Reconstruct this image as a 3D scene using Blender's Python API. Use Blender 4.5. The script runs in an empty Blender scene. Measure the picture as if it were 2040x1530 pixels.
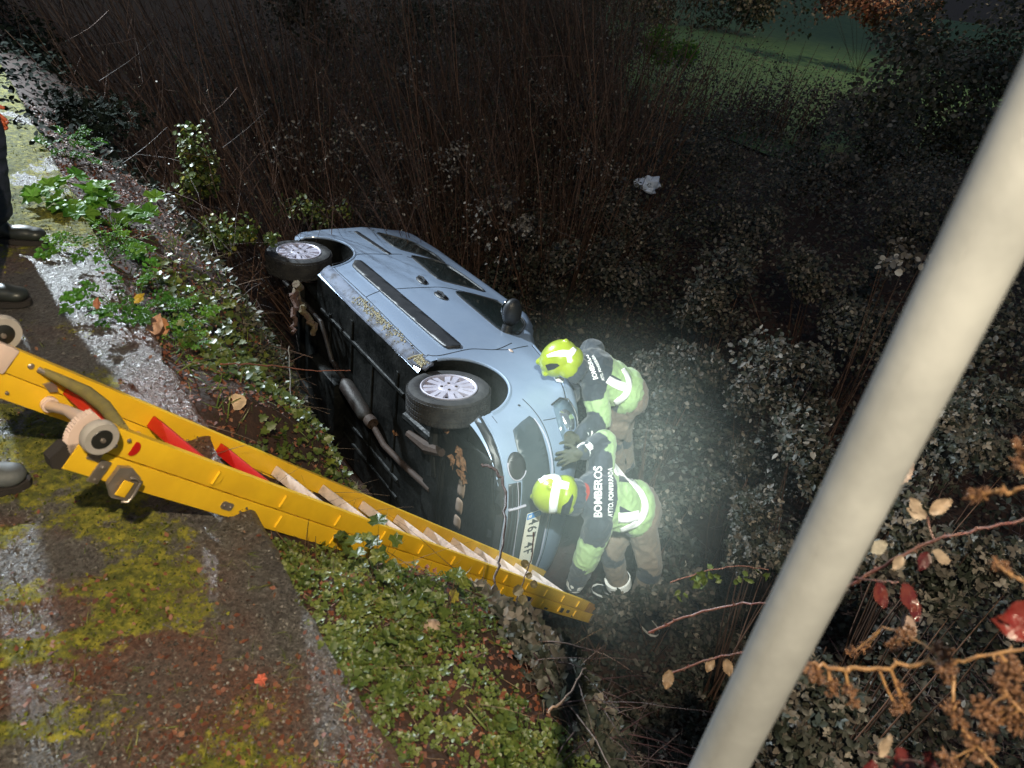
import bpy, bmesh, math, random
import numpy as np
from mathutils import Vector, Matrix, noise
from mathutils.bvhtree import BVHTree
from mathutils.geometry import tessellate_polygon

random.seed(7)
rng = np.random.default_rng(7)
SC = bpy.context.scene
COL = SC.collection
R_ = math.radians

# ------------------------------------------------------------------ camera
CAMH = 1.65
cam_d = bpy.data.cameras.new('camera')
cam = bpy.data.objects.new('camera', cam_d)
COL.objects.link(cam)
SC.camera = cam
cam_d.sensor_width = 36.0
cam_d.lens = 27.19
cam_d.clip_start = 0.05
cam_d.clip_end = 600
cam_d.dof.use_dof = True
cam_d.dof.focus_distance = 5.0
cam_d.dof.aperture_fstop = 5.2
# right, up and back axes of the hand-held phone: pitched 31.5 degrees down, rolled 9 degrees
CX = Vector((0.98789, 0.08110, 0.13228))
CY = Vector((-0.15517, 0.51636, 0.84220))
CZ = Vector((0.0, -0.85253, 0.52269))
cam.matrix_world = Matrix((
    (CX.x, CY.x, CZ.x, 0.0), (CX.y, CY.y, CZ.y, 0.0), (CX.z, CY.z, CZ.z, CAMH), (0, 0, 0, 1)))

# ------------------------------------------------------------------ night sky
W = bpy.data.worlds.new('World')
SC.world = W
W.use_nodes = True
nt = W.node_tree
bg = nt.nodes['Background']
sky = nt.nodes.new('ShaderNodeTexSky')
sky.sky_type = 'NISHITA'
sky.sun_disc = False
sky.sun_elevation = R_(24)
sky.sun_rotation = R_(-40)
nt.links.new(sky.outputs[0], bg.inputs[0])
bg.inputs[1].default_value = 0.042

def lamp(name, kind, loc, target, energy, color, size=0.1, cone=None, blend=0.6, label=''):
    d = bpy.data.lights.new(name, kind)
    d.energy = energy
    d.color = color
    if kind == 'SPOT':
        d.spot_size = R_(cone)
        d.spot_blend = blend
        d.shadow_soft_size = size
    elif kind == 'POINT':
        d.shadow_soft_size = size
    elif kind == 'SUN':
        d.angle = R_(size)
    o = bpy.data.objects.new(name, d)
    COL.objects.link(o)
    o.location = loc
    v = Vector(target) - Vector(loc)
    o.rotation_euler = v.to_track_quat('-Z', 'Y').to_euler()
    return o

# an added dim fill sun, the phone's flash, the fire engine's floodlight down the road,
# an added fill spot above the camera for the men and a warm yard lamp far across the field
lamp('fill_sun', 'SUN', (0, 0, 30), (6, 14, 4), 0.13, (0.70, 0.85, 1.0), 12)  # added fill that lifts the thicket and background
lamp('phone_flash', 'SPOT', (0.03, -0.03, 1.72), (0.2, 3.4, -0.35), 4.5, (1.0, 0.92, 0.80), 0.012, 110, 0.9)
lamp('work_lamp', 'SPOT', (0.30, -1.1, 3.9), (0.1, 3.0, -1.0), 1120, (1.0, 0.85, 0.60), 0.05, 112, 0.9)
lamp('rescue_floodlight', 'SPOT', (-7.4, 8.6, 3.9), (-2.0, 4.5, -0.7), 7000, (0.80, 0.92, 1.0), 0.10, 54, 0.9)
lamp('firefighter_fill', 'SPOT', (0.10, 0.25, 2.65), (0.56, 4.4, -1.55), 3300, (0.88, 1.0, 0.96), 0.03, 23, 1.0)  # added spot that brightens the firefighters and the bumper
lamp('yard_lamp', 'SPOT', (14.0, 27.0, 9.0), (9.0, 28.5, -1.2), 3600, (1.0, 0.80, 0.50), 0.15, 110, 0.8)

SC.view_settings.view_transform = 'Standard'
SC.view_settings.look = 'None'
SC.view_settings.exposure = 0.0
SC.view_settings.gamma = 1.0
SC.view_settings.use_curve_mapping = False
SC.render.engine = 'CYCLES'
try:
    SC.cycles.max_bounces = 5
    SC.cycles.diffuse_bounces = 2
    SC.cycles.glossy_bounces = 2
    SC.cycles.transmission_bounces = 2
    SC.cycles.transparent_max_bounces = 6
    SC.cycles.volume_bounces = 0
    SC.cycles.sample_clamp_indirect = 3
    SC.cycles.use_denoising = True
except Exception:
    pass

# ------------------------------------------------------------------ helpers
def tag(o, label=None, cat=None, group=None, kind=None):
    if label: o['label'] = label
    if cat: o['category'] = cat
    if group: o['group'] = group
    if kind: o['kind'] = kind
    return o

def empty(name, loc=(0, 0, 0), mw=None, label=None, cat=None, group=None):
    o = bpy.data.objects.new(name, None)
    COL.objects.link(o)
    o.empty_display_size = 0.1
    if mw is not None:
        o.matrix_world = mw
    else:
        o.location = loc
    o['_m'] = [c for r in (mw if mw is not None else Matrix.Translation(Vector(loc))) for c in r]
    return tag(o, label, cat, group)

def mw_of(o):
    m = o['_m']
    return Matrix([m[0:4], m[4:8], m[8:12], m[12:16]])

def link(name, me, mat=None, parent=None, world=False):
    """world=True: the mesh holds world coordinates and the parent is a moved Empty."""
    o = bpy.data.objects.new(name, me)
    COL.objects.link(o)
    if mat is not None:
        for m in (mat if isinstance(mat, (list, tuple)) else [mat]):
            me.materials.append(m)
    if parent is not None:
        o.parent = parent
        if world:
            o.matrix_parent_inverse = mw_of(parent).inverted()
    return o

def mesh(name, V, F, mat=None, parent=None, smooth=True, world=False, mi=None):
    me = bpy.data.meshes.new(name)
    me.from_pydata([tuple(v) for v in V], [], [tuple(f) for f in F])
    if smooth:
        me.polygons.foreach_set('use_smooth', [True] * len(me.polygons))
    if mi is not None:
        me.polygons.foreach_set('material_index', mi)
    me.update()
    return link(name, me, mat, parent, world)

def fast_mesh(name, V, F, mat, rnd=None, parent=None, smooth=False, world=False):
    """V (n,3) array, F (m,k) array, all faces with k corners; rnd one value per vertex."""
    V = np.asarray(V, dtype=np.float32); F = np.asarray(F, dtype=np.int32)
    k = F.shape[1]
    me = bpy.data.meshes.new(name)
    me.vertices.add(len(V)); me.vertices.foreach_set('co', V.ravel())
    me.loops.add(F.size); me.loops.foreach_set('vertex_index', F.ravel())
    me.polygons.add(len(F))
    me.polygons.foreach_set('loop_start', np.arange(0, F.size, k, dtype=np.int32))
    me.polygons.foreach_set('loop_total', np.full(len(F), k, dtype=np.int32))
    if smooth:
        me.polygons.foreach_set('use_smooth', np.ones(len(F), dtype=bool))
    me.update(calc_edges=True)
    if rnd is not None:
        a = me.attributes.new('rnd', 'FLOAT', 'POINT')
        a.data.foreach_set('value', np.asarray(rnd, dtype=np.float32))
    return link(name, me, mat, parent, world)

class MB:
    """collects shapes into one mesh"""
    def __init__(s): s.V = []; s.F = []
    def add(s, V, F):
        b = len(s.V); s.V += [tuple(v) for v in V]; s.F += [tuple(i + b for i in f) for f in F]
        return s
    def box(s, c, d, m=None, bev=0.0):
        c = Vector(c); h = Vector(d) / 2
        if bev <= 0:
            P = [Vector((x, y, z)) for x in (-h.x, h.x) for y in (-h.y, h.y) for z in (-h.z, h.z)]
            F = [(0, 1, 3, 2), (4, 6, 7, 5), (0, 4, 5, 1), (2, 3, 7, 6), (0, 2, 6, 4), (1, 5, 7, 3)]
        else:
            bm = bmesh.new(); bmesh.ops.create_cube(bm, size=1.0)
            for v in bm.verts: v.co = Vector((v.co.x * d[0], v.co.y * d[1], v.co.z * d[2]))
            bmesh.ops.bevel(bm, geom=bm.edges[:], offset=bev, segments=2, affect='EDGES', profile=0.6)
            bm.verts.index_update()
            P = [v.co.copy() for v in bm.verts]; F = [[v.index for v in f.verts] for f in bm.faces]; bm.free()
        if m is not None: P = [m @ p for p in P]
        return s.add([p + c for p in P], F)
    def tube(s, pts, r, n=8, cap=True):
        pts = [Vector(p) for p in pts]
        rs = r if isinstance(r, (list, tuple)) else [r] * len(pts)
        V = []; F = []
        t0 = (pts[1] - pts[0]).normalized()
        a = t0.orthogonal().normalized()
        for i, p in enumerate(pts):
            t = (pts[min(i + 1, len(pts) - 1)] - pts[max(i - 1, 0)]).normalized()
            a = (a - t * a.dot(t)).normalized(); b = t.cross(a)
            for k in range(n):
                th = 2 * math.pi * k / n
                V.append(p + (a * math.cos(th) + b * math.sin(th)) * rs[i])
        for i in range(len(pts) - 1):
            for k in range(n):
                F.append((i * n + k, i * n + (k + 1) % n, (i + 1) * n + (k + 1) % n, (i + 1) * n + k))
        if cap:
            F.append(tuple(range(n))[::-1]); F.append(tuple((len(pts) - 1) * n + k for k in range(n)))
        return s.add(V, F)
    def lathe(s, prof, c=(0, 0, 0), axis='Z', n=32, m=None, cap=True):
        """prof: list of (radius, height)"""
        V = []; F = []
        for (r, h) in prof:
            for k in range(n):
                th = 2 * math.pi * k / n
                V.append(Vector((r * math.cos(th), r * math.sin(th), h)))
        for i in range(len(prof) - 1):
            for k in range(n):
                F.append((i * n + k, i * n + (k + 1) % n, (i + 1) * n + (k + 1) % n, (i + 1) * n + k))
        if cap:
            F.append(tuple(range(n))[::-1]); F.append(tuple((len(prof) - 1) * n + k for k in range(n)))
        if axis == 'Y': V = [Vector((v.x, v.z, -v.y)) for v in V]
        if axis == 'X': V = [Vector((v.z, v.x, v.y)) for v in V]
        if m is not None: V = [m @ v for v in V]
        return s.add([v + Vector(c) for v in V], F)
    def ell(s, c, r, n=16, k=10, m=None):
        V = []; F = []
        for i in range(k + 1):
            ph = math.pi * i / k
            for j in range(n):
                th = 2 * math.pi * j / n
                V.append(Vector((r[0] * math.sin(ph) * math.cos(th), r[1] * math.sin(ph) * math.sin(th), r[2] * math.cos(ph))))
        for i in range(k):
            for j in range(n):
                F.append((i * n + j, (i + 1) * n + j, (i + 1) * n + (j + 1) % n, i * n + (j + 1) % n))
        if m is not None: V = [m @ v for v in V]
        return s.add([v + Vector(c) for v in V], F)
    def prism(s, poly, f, d):
        """poly of 2D points mapped by f(a, b, depth) to 3D, extruded from depth 0 to d"""
        n = len(poly)
        V = [f(a, b, 0) for a, b in poly] + [f(a, b, d) for a, b in poly]
        F = [tuple(range(n)), tuple(range(2 * n - 1, n - 1, -1))]
        F += [(i, n + i, n + (i + 1) % n, (i + 1) % n) for i in range(n)]
        return s.add(V, F)
    def build(s, name, mat, parent=None, smooth=True, world=False, auto=True):
        o = mesh(name, s.V, s.F, mat, parent, smooth, world)
        bm = bmesh.new(); bm.from_mesh(o.data)
        bmesh.ops.recalc_face_normals(bm, faces=bm.faces[:])
        if smooth and auto:
            for e in bm.edges:
                if len(e.link_faces) == 2 and e.calc_face_angle(0) > R_(38): e.smooth = False
        bm.to_mesh(o.data); bm.free()
        return o

def text_mesh(body, size=1.0, extrude=0.0, spacing=1.0, bold=0.0):
    c = bpy.data.curves.new('lettering', 'FONT')
    c.body = body; c.size = size; c.extrude = extrude; c.space_character = spacing
    c.offset = bold; c.align_x = 'CENTER'; c.align_y = 'CENTER'; c.resolution_u = 3
    o = bpy.data.objects.new('lettering', c); COL.objects.link(o)
    dg = bpy.context.evaluated_depsgraph_get()
    me = bpy.data.meshes.new_from_object(o.evaluated_get(dg))
    V = [v.co.copy() for v in me.vertices]; F = [tuple(p.vertices) for p in me.polygons]
    bpy.data.objects.remove(o); bpy.data.curves.remove(c); bpy.data.meshes.remove(me)
    return V, F

def eval_mods(o):
    dg = bpy.context.evaluated_depsgraph_get()
    me = bpy.data.meshes.new_from_object(o.evaluated_get(dg))
    old = o.data; o.modifiers.clear(); o.data = me
    return o

# ------------------------------------------------------------------ materials
def _nodes(name):
    m = bpy.data.materials.new(name); m.use_nodes = True
    return m, m.node_tree, m.node_tree.nodes['Principled BSDF']

def ramp(nt, stops, interp='LINEAR'):
    r = nt.nodes.new('ShaderNodeValToRGB'); r.color_ramp.interpolation = interp
    el = r.color_ramp.elements
    while len(el) < len(stops): el.new(0.5)
    for e, (p, c) in zip(el, stops):
        e.position = p; e.color = (*c, 1)
    return r

def mat(name, col, rough=0.6, metal=0.0, col2=None, scale=20.0, bump=0.0, bscale=60.0, coat=0.0, spec=0.5,
        detail=5.0, lo=0.35, hi=0.65, sheen=0.0, rough2=None):
    m, nt, b = _nodes(name)
    b.inputs['Base Color'].default_value = (*col, 1)
    b.inputs['Roughness'].default_value = rough
    b.inputs['Metallic'].default_value = metal
    b.inputs['Coat Weight'].default_value = coat
    b.inputs['Coat Roughness'].default_value = 0.12
    b.inputs['Specular IOR Level'].default_value = spec
    b.inputs['Sheen Weight'].default_value = sheen
    tc = nt.nodes.new('ShaderNodeTexCoord')
    if col2 is not None:
        n = nt.nodes.new('ShaderNodeTexNoise'); n.inputs['Scale'].default_value = scale
        n.inputs['Detail'].default_value = detail; n.inputs['Roughness'].default_value = 0.62
        nt.links.new(tc.outputs['Object'], n.inputs['Vector'])
        r = ramp(nt, [(lo, col), (hi, col2)])
        nt.links.new(n.outputs[0], r.inputs[0]); nt.links.new(r.outputs[0], b.inputs['Base Color'])
        if rough2 is not None:
            mr = nt.nodes.new('ShaderNodeMapRange')
            mr.inputs['From Min'].default_value = lo; mr.inputs['From Max'].default_value = hi
            mr.inputs['To Min'].default_value = rough; mr.inputs['To Max'].default_value = rough2
            nt.links.new(n.outputs[0], mr.inputs['Value']); nt.links.new(mr.outputs[0], b.inputs['Roughness'])
    if bump > 0:
        n2 = nt.nodes.new('ShaderNodeTexNoise'); n2.inputs['Scale'].default_value = bscale
        n2.inputs['Detail'].default_value = 4
        nt.links.new(tc.outputs['Object'], n2.inputs['Vector'])
        bp = nt.nodes.new('ShaderNodeBump'); bp.inputs['Strength'].default_value = bump
        bp.inputs['Distance'].default_value = 0.01
        nt.links.new(n2.outputs[0], bp.inputs['Height']); nt.links.new(bp.outputs[0], b.inputs['Normal'])
    return m

def leaf_mat(name, stops, rough=0.38, spec=0.5, trans=0.25, back=None):
    """leaf colours picked per leaf by the rnd attribute; a little light comes through"""
    m, nt, b = _nodes(name)
    a = nt.nodes.new('ShaderNodeAttribute'); a.attribute_name = 'rnd'
    r = ramp(nt, stops)
    nt.links.new(a.outputs['Fac'], r.inputs[0])
    col = r.outputs[0]
    if back is not None:
        g = nt.nodes.new('ShaderNodeNewGeometry'); mx = nt.nodes.new('ShaderNodeMix'); mx.data_type = 'RGBA'
        nt.links.new(g.outputs['Backfacing'], mx.inputs[0]); nt.links.new(col, mx.inputs[6])
        mx.inputs[7].default_value = (*back, 1); col = mx.outputs[2]
    nt.links.new(col, b.inputs['Base Color'])
    b.inputs['Roughness'].default_value = rough
    b.inputs['Specular IOR Level'].default_value = spec
    if trans > 0:
        t = nt.nodes.new('ShaderNodeBsdfTranslucent'); nt.links.new(col, t.inputs[0])
        ms = nt.nodes.new('ShaderNodeMixShader'); ms.inputs[0].default_value = trans
        out = nt.nodes['Material Output']
        nt.links.new(b.outputs[0], ms.inputs[1]); nt.links.new(t.outputs[0], ms.inputs[2])
        nt.links.new(ms.outputs[0], out.inputs[0])
    return m

# ------------------------------------------------------------------ the lie of the land
def st(x, y):
    s = (x + .15) * .773 + (y - 1) * .634
    t = -(x + .15) * .634 + (y - 1) * .773
    return s, t
def xy(s, t):
    return -.15 + s * .773 - t * .634, 1 + s * .634 + t * .773

_S = [-40, -.05, .04, .30, .62, .95, 1.45, 1.9, 5.2, 7.0, 9.0, 14, 60, 300]
_Z = [0.0, 0.0, -.05, -.16, -.46, -1.15, -2.55, -3.05, -3.2, -2.6, -2.1, -1.9, -1.9, 1.0]
def ground(x, y):
    x = np.asarray(x, float); y = np.asarray(y, float)
    s, t = st(x, y)
    wob = .10 * np.sin(t * 1.7 + 1) + .06 * np.sin(t * 4.3)
    z = np.interp(s - wob * np.clip(s * 1.5, 0, 1), _S, _Z)
    lift = np.clip((1.2 - t) / 1.5, 0, 1)
    z = np.where(s > 1.2, np.maximum(z, -3.1 + .40 * lift * np.clip((s - 1.2), 0, 1)), z)
    z = z + (.60 * np.exp(-((x - 1.05) ** 2 + (y - 5.4) ** 2) / .35) + .30 * np.exp(-((x - 1.2) ** 2 + (y - 4.2) ** 2) / .3)) * (s > 2)
    # the ladder has pressed a groove into the verge
    u = (s + .438) / .7017
    zl = .393 - .6914 * u - .02
    tc = t - (1.02 + .171 * u)
    w = np.clip((.52 - np.abs(tc)) / .22, 0, 1)
    z = np.where((u > .55) & (u < 4.4), z - w * np.maximum(0, z - zl), z)
    return z
def gz(x, y): return float(ground(x, y))
# ------------------------------------------------------------------ the car on its side
M_paint = mat('car_paint', (.305, .385, .51), .36, .30, (.255, .33, .45), 3.5, coat=.35, bump=.03, bscale=500, rough2=.5)
M_sillpaint = mat('scuffed_sill', (.18, .21, .28), .7, 0, (.09, .09, .10), 9, spec=.2, bump=.15, bscale=40, lo=.45, hi=.62)
M_blackplastic = mat('black_plastic', (.018, .02, .023), .42, 0, (.03, .032, .036), 12, bump=.1, bscale=300)
M_insert = mat('grey_black_insert', (.035, .05, .06), .45, 0, (.05, .065, .075), 8)
M_carglass = mat('car_glass', (.008, .014, .014), .06, 0, coat=.6)
M_tyre = mat('tyre', (.022, .022, .025), .72, 0, (.05, .05, .05), 14, bump=.3, bscale=120)
M_hubcap = mat('hubcap', (.60, .58, .68), .42, .25, (.48, .46, .55), 10, coat=.2)
M_under = mat('underbody', (.003, .004, .004), .38, 0, (.009, .010, .009), 5, bump=.6, bscale=30, rough2=.7, spec=.35)
M_exhaust = mat('exhaust_steel', (.035, .033, .03), .55, .2, (.022, .013, .01), 8, bump=.3, bscale=60)
M_rust = mat('rusty_bracket', (.035, .02, .014), .75, 0, (.05, .03, .02), 14, bump=.4, bscale=60)
M_mud = mat('drying_mud', (.45, .40, .25), .8, 0, (.25, .24, .17), 40, bump=.6, bscale=80)
M_chrome = mat('lamp_reflector', (.75, .78, .82), .12, .9)
M_lens = mat('lamp_lens', (.10, .14, .18), .08, .0, coat=.8)
M_orange = mat('orange_indicator', (.6, .25, .05), .25)
M_plate = mat('number_plate', (.80, .78, .68), .35)
M_plateblue = mat('plate_blue', (.01, .22, .62), .35)
M_ink = mat('black_ink', (.02, .02, .02), .5)
M_white = mat('white_print', (.8, .8, .8), .5)

# car axes: forward, left and up, in the world; its left side is down in the ditch
_f = Vector((.63506, -.77220, .02034)).normalized()
_l = Vector((.00285, -.02399, -.99971)); _l = (_l - _f * _l.dot(_f)).normalized()
_u = _f.cross(_l)
CARM = Matrix(((_f.x, _l.x, _u.x, -.6108), (_f.y, _l.y, _u.y, 4.4983), (_f.z, _l.z, _u.z, -3.803 + CAMH), (0, 0, 0, 1)))
car = empty('overturned_car', mw=CARM, label='pale blue car lying on its left side in the ditch, wheels towards the road', cat='car')

_tx = [-3.30, -3.26, -3.15, -3.0, -2.6, -1.2, -1.0, -.80, -.60, -.42, -.25, 0, .3, .48, .62, .72, .79, .83]
_tz = [.95, 1.32, 1.62, 1.74, 1.80, 1.81, 1.79, 1.69, 1.52, 1.38, 1.32, 1.28, 1.21, 1.12, 1.03, .93, .83, .70]
_bx = [-3.30, -3.2, -3.0, -2.2, .2, .5, .75, .83]
_bz = [.55, .35, .26, .16, .15, .17, .19, .26]
def half_w(x):
    w = .865
    if x > .05: w *= max(0.0, 1 - ((x - .05) / .785) ** 3.2) ** (1 / 2.6)
    if x < -2.95: w *= max(0.0, 1 - ((-2.95 - x) / .36) ** 3.0) ** (1 / 4.0)
    return w
def side_prof(z):
    y = 1.0
    if z < .34: y -= .05 * ((.34 - z) / .2) ** 1.6
    y += .012 * math.exp(-((z - .60) / .22) ** 2)
    if z > 1.02: y -= .17 * (z - 1.02) + .14 * (z - 1.02) ** 2
    return y
def car_body():
    xs = list(np.concatenate([np.linspace(-3.30, -3.0, 10), np.linspace(-2.95, .1, 62), np.linspace(.15, .82, 30)]))
    xs[0] = -3.296; xs.append(.829)
    V = []; NB = 8; NS = 26; NT = 18
    for x in xs:
        w = half_w(x); zt = float(np.interp(x, _tx, _tz)); zb = float(np.interp(x, _bx, _bz))
        h = min(.26, (zt - zb) * .45)
        if x > -.6: h = min(h, .16 + .10 * max(0, (-.3 - x)))
        zs = zt - h
        half = []
        yb = max(0, w * side_prof(zb) - .03)
        for i in range(NB): half.append((yb * i / (NB - 1), zb - .0))
        for i in range(1, NS):
            z = zb + .02 + (zs - zb - .02) * i / (NS - 1)
            half.append((w * side_prof(z), z))
        ye = w * side_prof(zs)
        for i in range(1, NT + 1):
            th = math.pi / 2 * i / NT; e = 2 / 2.7
            half.append((ye * max(0, math.cos(th)) ** e, zs + h * math.sin(th) ** e))
        row = [(x, -y, z) for y, z in half] + [(x, y, z) for y, z in half[-2:0:-1]]
        V.append(row)
    n = len(V[0]); F = []
    flat = [p for r in V for p in r]
    for i in range(len(V) - 1):
        for j in range(n):
            F.append((i * n + j, i * n + (j + 1) % n, (i + 1) * n + (j + 1) % n, (i + 1) * n + j))
    F.append(tuple(range(n))); F.append(tuple((len(V) - 1) * n + k for k in range(n))[::-1])
    o = mesh('body', flat, F, [M_paint, M_under, M_carglass], car)
    bm = bmesh.new(); bm.from_mesh(o.data)
    bmesh.ops.remove_doubles(bm, verts=bm.verts[:], dist=1e-5)
    bmesh.ops.recalc_face_normals(bm, faces=bm.faces[:]); bm.to_mesh(o.data); bm.free()
    # the wheel arches are cut out of it
    cut = MB()
    for cx in (0.03, -2.56):
        for sy in (-1, 1):
            cut.lathe([(.375, 0), (.375, .42)], (cx, sy * .72 - .21, .27), 'Y', 48)
    c = cut.build('arch_cutter', M_under, car, smooth=False)
    md = o.modifiers.new('arches', 'BOOLEAN'); md.operation = 'DIFFERENCE'; md.object = c; md.solver = 'EXACT'
    bpy.context.view_layer.update()
    whole = BVHTree.FromObject(o, bpy.context.evaluated_depsgraph_get()) if False else None
    bm = bmesh.new(); bm.from_mesh(o.data); tree = BVHTree.FromBMesh(bm); bm.free()
    eval_mods(o)
    bpy.data.objects.remove(c)
    mi = []
    for p in o.data.polygons:
        cc = p.center; k = 0
        for cx in (.03, -2.56):
            d = math.hypot(cc.x - cx, cc.z - .27)
            if d < .3755 and abs(cc.y) < .93 and (abs(p.normal.y) < .25 or abs(abs(cc.y) - .51) < .012): k = 1
        if p.normal.z < -.75 and cc.z < .6: k = 1
        if k == 0 and -1.02 < cc.x < -.40 and cc.z > 1.32 and p.normal.x > .35 and abs(cc.y) < .70: k = 2
        if k == 0 and cc.x < -3.2 and cc.z > 1.08 and abs(cc.y) < .66: k = 2
        mi.append(k)
    o.data.polygons.foreach_set('material_index', mi)
    o.data.polygons.foreach_set('use_smooth', [True] * len(mi))
    bm = bmesh.new(); bm.from_mesh(o.data)
    for e in bm.edges:
        if len(e.link_faces) == 2 and e.calc_face_angle(0) > R_(32): e.smooth = False
    bm.to_mesh(o.data); bm.free()
    return o, tree
body, BT = car_body()

def on_side(x, z, off=0.0):
    h = BT.ray_cast(Vector((x, -2, z)), Vector((0, 1, 0)))
    if h[0] is None: h = BT.find_nearest(Vector((x, -.8, z)))
    return h[0] + h[1] * off
def on_front(y, z, off=0.0):
    h = BT.ray_cast(Vector((3, y, z)), Vector((-1, 0, 0)))
    if h[0] is None: h = BT.find_nearest(Vector((.8, y, z)))
    return h[0] + h[1] * off
def on_belly(x, y, off=0.0):
    h = BT.ray_cast(Vector((x, y, -1)), Vector((0, 0, 1)))
    if h[0] is None: h = BT.find_nearest(Vector((x, y, .1)))
    return h[0] + h[1] * off
def rounded(poly, r=.25, n=3):
    """soften the corners of a closed outline"""
    P = [Vector(p) for p in poly]; out = []
    for i, p in enumerate(P):
        a = P[i - 1]; b = P[(i + 1) % len(P)]
        q0 = p + (a - p) * min(r, .45); q1 = p + (b - p) * min(r, .45)
        for k in range(n + 1):
            t = k / n; out.append(q0 * (1 - t) ** 2 + p * 2 * t * (1 - t) + q1 * t * t)
    return out
def patch(name, poly, fn, matl, parent=car, off=.004, thick=.006, rad=.2, step=.06, hole=None):
    """a panel of the given outline lying on the bodywork"""
    P = rounded([Vector((a, b)) for a, b in poly], rad) if rad > 0 else [Vector(p) for p in poly]
    bm = bmesh.new()
    vs = [bm.verts.new((p.x, p.y, 0)) for p in P]
    bm.faces.new(vs)
    bmesh.ops.triangulate(bm, faces=bm.faces[:])
    for _ in range(4):
        es = [e for e in bm.edges if e.calc_length() > step]
        if not es: break
        bmesh.ops.subdivide_edges(bm, edges=es, cuts=1)
        bmesh.ops.triangulate(bm, faces=[f for f in bm.faces if len(f.verts) > 3])
    for v in bm.verts:
        v.co = fn(v.co.x, v.co.y, off)
    bmesh.ops.recalc_face_normals(bm, faces=bm.faces[:])
    # face outwards, then give it thickness inwards
    c = sum((f.normal * f.calc_area() for f in bm.faces), Vector())
    ref = fn(P[0].x, P[0].y, off + .05) - fn(P[0].x, P[0].y, off)
    if c.dot(ref) < 0: bmesh.ops.reverse_faces(bm, faces=bm.faces[:])
    me = bpy.data.meshes.new(name); bm.to_mesh(me); bm.free()
    me.polygons.foreach_set('use_smooth', [True] * len(me.polygons))
    o = link(name, me, matl, parent)
    md = o.modifiers.new('t', 'SOLIDIFY'); md.thickness = thick; md.offset = -1
    eval_mods(o)
    return o
def strip(name, pts, fn, r, matl, parent=car, off=0.0, n=6, dens=.04):
    Q = []
    for i in range(len(pts) - 1):
        a = Vector(pts[i]); b = Vector(pts[i + 1]); k = max(1, int((b - a).length / dens))
        for j in range(k): Q.append(a + (b - a) * j / k)
    Q.append(Vector(pts[-1]))
    return MB().tube([fn(q.x, q.y, off) for q in Q], r, n).build(name, matl, parent)
def smooth_line(pts, n=6):
    P = [Vector(p) for p in pts]; out = []
    for i in range(len(P) - 1):
        p0 = P[max(0, i - 1)]; p1 = P[i]; p2 = P[i + 1]; p3 = P[min(len(P) - 1, i + 2)]
        for k in range(n):
            t = k / n
            out.append(.5 * ((2 * p1) + (p2 - p0) * t + (2 * p0 - 5 * p1 + 4 * p2 - p3) * t * t + (3 * p1 - p0 - 3 * p2 + p3) * t ** 3))
    out.append(P[-1]); return out

# windows of the right-hand side, each a pane in a black rubber frame
def side_window(poly, rad):
    w = patch('window', poly, on_side, M_carglass, rad=rad, off=.003, thick=.01)
    P = [tuple(p) for p in rounded([Vector(p) for p in poly], rad, 4)]
    P.append(P[0])
    strip('rubber_seal', P, on_side, .007, M_blackplastic, w, off=.002)
    return w
side_window([(-2.92, 1.08), (-2.52, 1.07), (-2.42, 1.12), (-2.30, 1.30), (-2.13, 1.47), (-2.4, 1.50), (-2.72, 1.42)], .2)
side_window([(-2.28, 1.13), (-1.69, 1.10), (-1.62, 1.15), (-1.42, 1.50), (-1.87, 1.505), (-2.10, 1.47), (-2.19, 1.38)], .2)
side_window([(-1.40, 1.10), (-.62, 1.06), (-.52, 1.10), (-.50, 1.20), (-.70, 1.42), (-.84, 1.49), (-1.08, 1.51), (-1.24, 1.47), (-1.36, 1.27)], .25)
# door seams and panel gaps
M_gap = mat('panel_gap', (.012, .014, .018), .7)
for ln in ([(-2.29, 1.06), (-2.31, .94), (-2.37, .66), (-2.30, .50), (-2.25, .42), (-2.24, .36), (-2.17, .305), (-1.5, .30), (-.54, .27), (-.43, .30), (-.385, .38), (-.38, .62), (-.35, .72), (-.31, .84), (-.36, 1.02)],
           [(-1.51, .30), (-1.57, .48), (-1.55, .66), (-1.53, .82), (-1.48, 1.05), (-1.36, 1.30), (-1.25, 1.50)],
           [(-.31, .82), (-.27, .96), (-.30, 1.14)],
           [(-2.23, 1.08), (-2.12, 1.28), (-1.97, 1.45)]):
    strip('panel_gap', smooth_line(ln), on_side, .0035, M_gap, off=.0005)
patch('side_moulding', [(-2.12, .455), (-2.22, .53), (-2.20, .59), (-.46, .60), (-.42, .575), (-.46, .455)], on_side, M_blackplastic, off=.016, thick=.02, rad=.12)
patch('sliding_door_rail', [(-2.95, .855), (-2.95, .905), (-2.31, .96), (-2.30, .915)], on_side, M_blackplastic, off=.004, thick=.01, rad=.08)
for cx, cz, an in ((-1.66, .925, -6), (-1.315, .925, 6)):
    a = R_(an)
    E_ = [(cx + .088 * math.cos(q) * math.cos(a) - .042 * math.sin(q) * math.sin(a), cz + .088 * math.cos(q) * math.sin(a) + .042 * math.sin(q) * math.cos(a)) for q in np.linspace(0, 2 * math.pi, 25)[:-1]]
    h = patch('door_handle', E_, on_side, M_blackplastic, off=.008, thick=.012, rad=0)
    MB().tube([on_side(cx - .06, cz + .0, .02), on_side(cx, cz + .004, .034), on_side(cx + .06, cz + .0, .02)], .011, 8).build('grip', M_blackplastic, h)
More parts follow.
